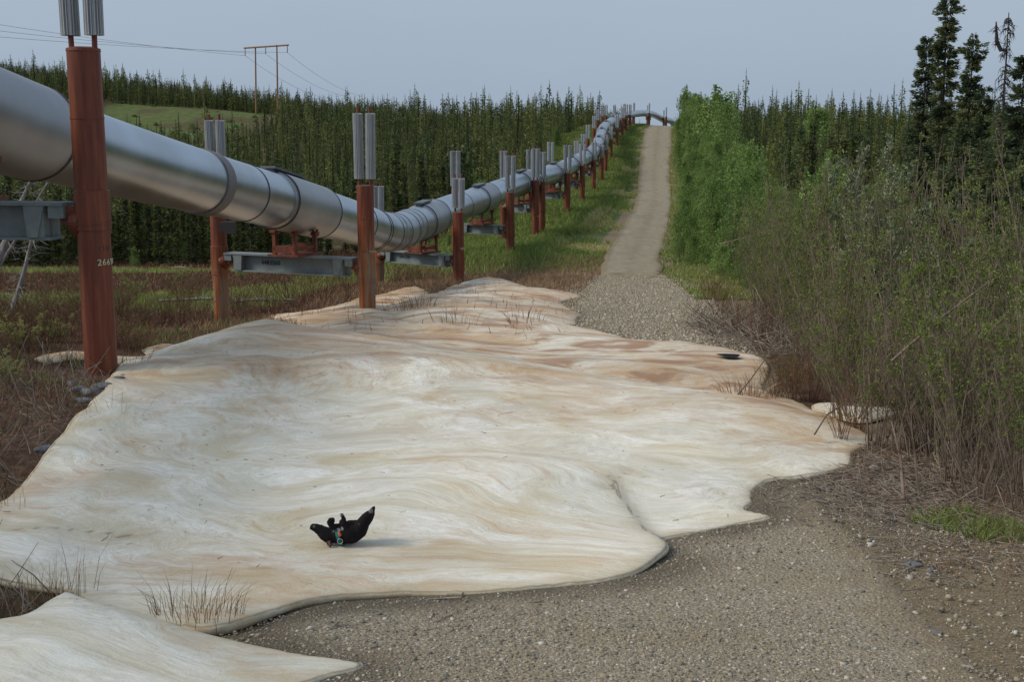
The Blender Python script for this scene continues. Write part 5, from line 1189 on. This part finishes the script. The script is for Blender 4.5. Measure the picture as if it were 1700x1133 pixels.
rock(1390, 780, .07, 'grey rock at the edge of the twig heap by the ice', rg, 6); rock(1450, 780, .06, 'pale flat stone behind the twig heap', rl, 7)
rock(1552, 1052, .035, 'grey pebble at the lower right of the track', rg, 8); rock(1603, 1115, .035, 'pale pebble at the lower right corner', rl, 9)
for q, (px, py, r) in enumerate(((130, 650, .10), (150, 655, .13), (170, 645, .10), (195, 632, .09), (120, 640, .08), (140, 668, .08), (75, 748, .08), (205, 628, .07))):
    rock(px, py, r, ['grey rock left of the nearest post foot', 'largest grey rock below the nearest post', 'grey rock directly under the nearest post', 'small rock touching the nearest post', 'outermost grey rock left of the nearest post', 'lowest grey rock of the pile below the nearest post', 'lone pale rock in the dark heath at left', 'small rock right of the nearest post foot'][q], rg, 20 + q)

# ------------------------------------------------------------------ melt hole
hx, hy, hz = hit(1210, 603); b = MB(); z0 = iz(hx, hy)
for r_, z_ in ((1, .0),):
    vs = [(math.cos(a) * .20 * (1 + .2 * math.sin(3 * a)), math.sin(a) * .26 * (1 + .15 * math.cos(2 * a)), iz(hx + math.cos(a) * .17, hy + math.sin(a) * .22) - z0 + .045) for a in [i * math.pi / 12 for i in range(24)]]
    b.add(vs + [(0, 0, .03)], [(i, (i + 1) % 24, 24) for i in range(24)])
tag(b.build('melt_pool', plain('dark_meltwater', (0.006, 0.005, 0.004), .9), None, 60, (hx, hy, z0)), 'small dark melt hole in the stained ice by the thicket', 'water', kind='structure')

# ------------------------------------------------------------------ power line
pf = W(443, 188, 310); z0 = g1(pf.x, pf.y); r = empty('power_pole_frame', (pf.x, pf.y, z0), 'wooden two legged power line frame on the hill', 'utility pole')
a1, a2 = W(425, 187, 311), W(461, 184, 308); t1, t2 = W(424, 77, 311), W(459.5, 74, 308)
for a, t in ((a1, t1), (a2, t2)):
    b = MB(); b.tube([Vector((a.x, a.y, z0 - 1)) - r.location, t - r.location], [.24, .17], 10); b.build('pole', M['polewood'], r, 60)
b = MB(); c0, c1 = W(405, 79.5, 312), W(479, 74.5, 306.5); b.tube([c0 - r.location, c1 - r.location], .2, 8); b.build('crossarm', M['polewood'], r, 60)
tips = []
for px, yt, yb in ((407, 79.5, 92), (441, 77, 89), (477, 74.5, 87)):
    q0, q1 = W(px, yt, 309), W(px, yb, 309); b = MB(); b.tube([q0 - r.location, q1 - r.location], [.10, .13], 6); b.build('insulator', M['wire'], r); tips.append(q1)
for k, (q, yl, yr) in enumerate(zip(tips, ((39), (52), (64)), ((545, 162), (575, 158), (602, 158)))):
    e = W(-60, yl - 9 + 1, 225); e2 = W(yr[0], yr[1] + 2, 420); b = MB()
    pts_ = [e.lerp(q, t / 12) - Vector((0, 0, 4 * .55 * (t / 12) * (1 - t / 12))) for t in range(12)] + [q.lerp(e2, t / 12) - Vector((0, 0, 4 * 1.6 * (t / 12) * (1 - t / 12))) for t in range(13)]
    b.tube([p - q for p in pts_], .035, 5)
    tag(b.build('power_wire', M['wire'], None, 60, q), ['power wire from the left end of the crossarm', 'middle power wire hanging from the crossarm', 'power wire from the right end of the crossarm'][k], 'wire', 'wires of the power line')

# ------------------------------------------------------------------ the dog
def dog():
    d0 = 9.35; hx, hy = W(568, 908, d0).x, d0; z0 = iz(hx, hy); u = d0 / F / 9.44
    root = empty('dog', (hx, hy, z0), 'black dog rolling on its back on the ice, wearing a teal collar', 'dog')
    def p(X, Y, dep=0.0): return Vector(((X - 830) * u, dep, (850 - Y) * u))
    bm = bmesh.new()
    def ball(c, r, sx=1, sy=1, sz=1):
        rt = bmesh.ops.create_icosphere(bm, subdivisions=3, radius=1)
        for v in rt['verts']: v.co = Vector((v.co.x * r * sx, v.co.y * r * sy, v.co.z * r * sz)) + c
    def limb(pts):
        for (a, ra), (b_, rb_) in zip(pts, pts[1:]):
            k = max(2, int((b_ - a).length / (min(ra, rb_) * .35)))
            for i in range(k + 1): t = i / k; ball(a.lerp(b_, t), ra + (rb_ - ra) * t)
    R = lambda px: px * u
    # torso: deep chest, narrowing to the loin, hips
    limb([(p(740, 700), R(125)), (p(860, 660), R(180)), (p(980, 640), R(195)), (p(1090, 600), R(160)), (p(1160, 540, .0), R(115))])
    # neck, skull, muzzle
    limb([(p(860, 690), R(140)), (p(740, 705), R(125)), (p(620, 703), R(126)), (p(560, 672), R(116))])
    limb([(p(560, 662), R(108)), (p(480, 612), R(86)), (p(415, 572), R(70)), (p(372, 560), R(60))]); ball(p(342, 572), R(30)); limb([(p(500, 560), R(40)), (p(395, 525), R(24))])
    # fore limbs, folded over the chest
    limb([(p(860, 560, -.02), R(80)), (p(780, 510, -.05), R(45)), (p(690, 510, -.06), R(48)), (p(650, 440, -.06), R(42)), (p(668, 398, -.06), R(38)), (p(705, 392, -.06), R(36)), (p(718, 425, -.06), R(24))])
    limb([(p(930, 560, -.04), R(95)), (p(880, 470, -.05), R(66)), (p(848, 440, -.05), R(44)), (p(885, 395, -.05), R(36)), (p(866, 345, -.05), R(30)), (p(852, 322, -.05), R(32))])
    # hind limbs: thigh up, hock, paw
    limb([(p(1130, 560, -.03), R(120)), (p(1190, 470, -.03), R(108)), (p(1240, 390, -.03), R(92)), (p(1275, 335, -.03), R(68)), (p(1310, 292, -.03), R(42)), (p(1328, 258, -.03), R(34))])
    limb([(p(1150, 560, .06), R(105)), (p(1240, 450, .07), R(92)), (p(1295, 380, .07), R(64)), (p(1320, 320, .07), R(40)), (p(1340, 280, .07), R(30))])
    limb([(p(1180, 560, .02), R(70)), (p(1240, 520, .02), R(40)), (p(1280, 500, .02), R(24))])   # tail base
    me = bpy.data.meshes.new('body'); bm.to_mesh(me); bm.free()
    o = link('body', me, root); md = o.modifiers.new('r', 'REMESH'); md.mode = 'VOXEL'; md.voxel_size = .0042; sm = o.modifiers.new('s', 'SMOOTH'); sm.factor = .5; sm.iterations = 3
    bpy.context.view_layer.update(); me2 = bpy.data.meshes.new_from_object(o.evaluated_get(bpy.context.evaluated_depsgraph_get())); o.modifiers.clear(); o.data = me2; me2.name = 'body'
    m, nt, b_ = mat('dog_fur', .8, 0, .1)
    t = nt.nodes.new('ShaderNodeTexCoord'); n1 = noise(nt, 120, 4, .6, coords(nt)); c = ramp(nt, n1, [(.3, (.006, .005, .006)), (.7, (.020, .017, .018))])
    def spot(c0, rad, col, c):
        vm = nt.nodes.new('ShaderNodeVectorMath'); vm.operation = 'DISTANCE'; L(nt, t.outputs['Object'], vm.inputs[0]); vm.inputs[1].default_value = c0
        dd = math_(nt, 'ADD', vm.outputs['Value'], math_(nt, 'MULTIPLY', math_(nt, 'SUBTRACT', n1, .5), .02)); return mixc(nt, ramp(nt, dd, [(rad * .75, (1, 1, 1)), (rad, (0, 0, 0))]), c, col)
    c = spot(p(845, 535, -.085)[:], .020, (.34, .31, .29), c); c = spot(p(795, 560, -.07)[:], .018, (.34, .31, .29), c); c = spot(p(690, 580, -.055)[:], .02, (.36, .32, .31), c); c = spot(p(848, 312, -.05)[:], .019, (.38, .35, .34), c)
    c = spot(p(1322, 262, -.04)[:], .022, (.16, .14, .13), c); c = spot(p(1120, 450, -.085)[:], .014, (.09, .055, .045), c); c = spot(p(385, 525, -.03)[:], .012, (.12, .11, .11), c)
    L(nt, c, b_.inputs['Base Color']); bump(nt, b_, n1, .4, .004); me2.materials.clear(); me2.materials.append(m); me2.polygons.foreach_set('use_smooth', [True] * len(me2.polygons))
    dark = plain('dog_dark', (.016, .013, .014), .5); pink = plain('dog_pink', (.20, .10, .085), .7)
    def ear(c0, tip, w, sy, name):
        b = MB(); a, e = p(*c0), p(*tip); dvec = e - a; side = Vector((0, 0, 1)).cross(dvec).normalized(); side = Vector((dvec.z, 0, -dvec.x)).normalized()
        vs = []
        for t_, ww in ((0, 1), (.35, 1.05), (.7, .7), (1, .12)):
            q = a + dvec * t_; vs += [q - side * w * ww + Vector((0, -.004, 0)), q + Vector((0, -.012, 0)), q + side * w * ww + Vector((0, -.004, 0)), q + Vector((0, .004, 0))]
        fs = []
        for i in range(3):
            for k in range(4): fs.append((i * 4 + k, i * 4 + (k + 1) % 4, (i + 1) * 4 + (k + 1) % 4, (i + 1) * 4 + k))
        fs += [(3, 2, 1, 0), (12, 13, 14, 15)]; b.add(vs, fs); x = b.build(name, dark, root, 80); s = x.modifiers.new('s', 'SUBSURF'); s.levels = s.render_levels = 2; return x, a, dvec, side
    x, a, dv, side = ear((632, 735, -.062), (664, 862, -.070), R(66), 0, 'ear')
    b = MB(); vs = [a + dv * t_ + side * s_ * R(22) * (1 - t_ * .5) + Vector((0, -.016, 0)) for t_, s_ in ((.1, -1), (.1, 1), (.65, 1), (.8, 0), (.65, -1))]; vs += [v + Vector((0, .006, 0)) for v in vs]
    b.add(vs, [(0, 1, 2, 3, 4), (9, 8, 7, 6, 5)] + [(i, i + 5, (i + 1) % 5 + 5, (i + 1) % 5) for i in range(5)]); b.build('ear_lining', pink, x)
    ear((600, 790, .05), (575, 838, .06), R(40), 0, 'ear')
    b = MB(); b2 = bmesh.new(); bmesh.ops.create_uvsphere(b2, u_segments=12, v_segments=8, radius=R(24)); me3 = bpy.data.meshes.new('nose'); b2.to_mesh(me3); b2.free(); me3.materials.append(dark); link('nose', me3, root, p(330, 578, 0))
    b2 = bmesh.new(); bmesh.ops.create_uvsphere(b2, u_segments=12, v_segments=8, radius=R(13)); me3 = bpy.data.meshes.new('eye'); b2.to_mesh(me3); b2.free(); me3.materials.append(plain('dog_eye', (.03, .018, .01), .1)); link('eye', me3, root, p(545, 690, -.045))
    # claws / toes on the visible paws
    for (X, Y, dep, ax) in ((1322, 236, -.035, 1), (1336, 240, -.03, 1), (1350, 262, .07, 1), (838, 312, -.055, 0), (852, 305, -.06, 0), (866, 312, -.055, 0)):
        b2 = bmesh.new(); bmesh.ops.create_uvsphere(b2, u_segments=10, v_segments=6, radius=R(13)); bmesh.ops.scale(b2, vec=(1, 1, 1.6), verts=b2.verts); me3 = bpy.data.meshes.new('toe'); b2.to_mesh(me3); b2.free(); me3.materials.append(plain('dog_toe', (.10, .09, .085), .6)); link('toe', me3, root, p(X, Y, dep))
    # collar: band round the neck
    teal = plain('teal_webbing', (.02, .20, .20), .6); orange = plain('orange_tag', (.60, .13, .03), .5); steel = plain('ring_steel', (.55, .55, .55), .3, .8)
    b = MB(); cc = p(795, 695); n = 32; axis_ = Vector((1, -.1, .30)).normalized(); e1 = Vector((0, 1, 0)); e2 = axis_.cross(e1).normalized(); vs = []
    for k in range(n):
        a_ = 2 * math.pi * k / n; rr = R(172); q = cc + (e1 * math.cos(a_) + e2 * math.sin(a_)) * rr
        outw = (q - cc).normalized(); vs += [q - axis_ * R(26), q - axis_ * R(26) + outw * .004, q + axis_ * R(26) + outw * .004, q + axis_ * R(26)]
    fs = [(k * 4 + j, k * 4 + (j + 1) % 4, ((k + 1) % n) * 4 + (j + 1) % 4, ((k + 1) % n) * 4 + j) for k in range(n) for j in range(4)]; b.add(vs, fs); col = b.build('collar', teal, root, 40)
    b = MB(); b.tube([cc + Vector((.005, -R(150), R(100))), cc + Vector((.012, -R(168), R(72))), cc + Vector((.02, -R(178), R(42)))], [R(20), R(30), R(22)], 10); b.build('tag', orange, col, 60)
    b = MB(); rc_ = cc + Vector((R(30), -R(190), -R(40))); b.tube([rc_ + Vector((math.cos(a_) * R(42), 0, math.sin(a_) * R(42))) for a_ in [i * math.pi / 10 for i in range(21)]], R(6), 8, caps=False); b.build('ring', steel, col, 60)
dog()

# ------------------------------------------------------------------ light, sky, camera
SUN_EL, SUN_AZ = math.radians(40), math.radians(-100)      # azimuth measured from +Y towards +X
w = bpy.data.worlds.new('World'); S.world = w; w.use_nodes = True; nt = w.node_tree; bg = nt.nodes['Background']
sky = nt.nodes.new('ShaderNodeTexSky'); sky.sky_type = 'NISHITA'; sky.sun_disc = False; sky.sun_elevation = SUN_EL; sky.sun_rotation = SUN_AZ
sky.air_density = 1.0; sky.dust_density = 4.0; sky.ozone_density = 1.5
hs = nt.nodes.new('ShaderNodeHueSaturation'); hs.inputs['Saturation'].default_value = .55; L(nt, sky.outputs[0], hs.inputs['Color'])
n_ = noise(nt, 1.6, 4, .5, coords(nt, (1, 1, 3), kind='Generated'))
veil = ramp(nt, n_, [(.3, (4.5, 5.8, 7.6)), (.7, (5.3, 6.45, 7.9))])
L(nt, mixc(nt, .72, hs.outputs[0], veil), bg.inputs[0]); bg.inputs[1].default_value = .089
sun = bpy.data.lights.new('sun', 'SUN'); sun.energy = 2.3; sun.angle = math.radians(16); sun.color = (1, .92, .80); so = bpy.data.objects.new('sun', sun); COL.objects.link(so)
dv = Vector((math.sin(SUN_AZ) * math.cos(SUN_EL), math.cos(SUN_AZ) * math.cos(SUN_EL), math.sin(SUN_EL))); so.rotation_euler = dv.to_track_quat('Z', 'Y').to_euler(); so.location = dv * 50
cam = bpy.data.cameras.new('camera'); cam.sensor_width = 36; cam.lens = F / 1700 * 36; cam.clip_end = 8000; co = bpy.data.objects.new('camera', cam); COL.objects.link(co)
co.rotation_euler = (math.radians(90) - TH, 0, 0); S.camera = co
S.view_settings.view_transform = 'Standard'; S.view_settings.look = 'None'; S.view_settings.exposure = 0.0; S.view_settings.gamma = 1
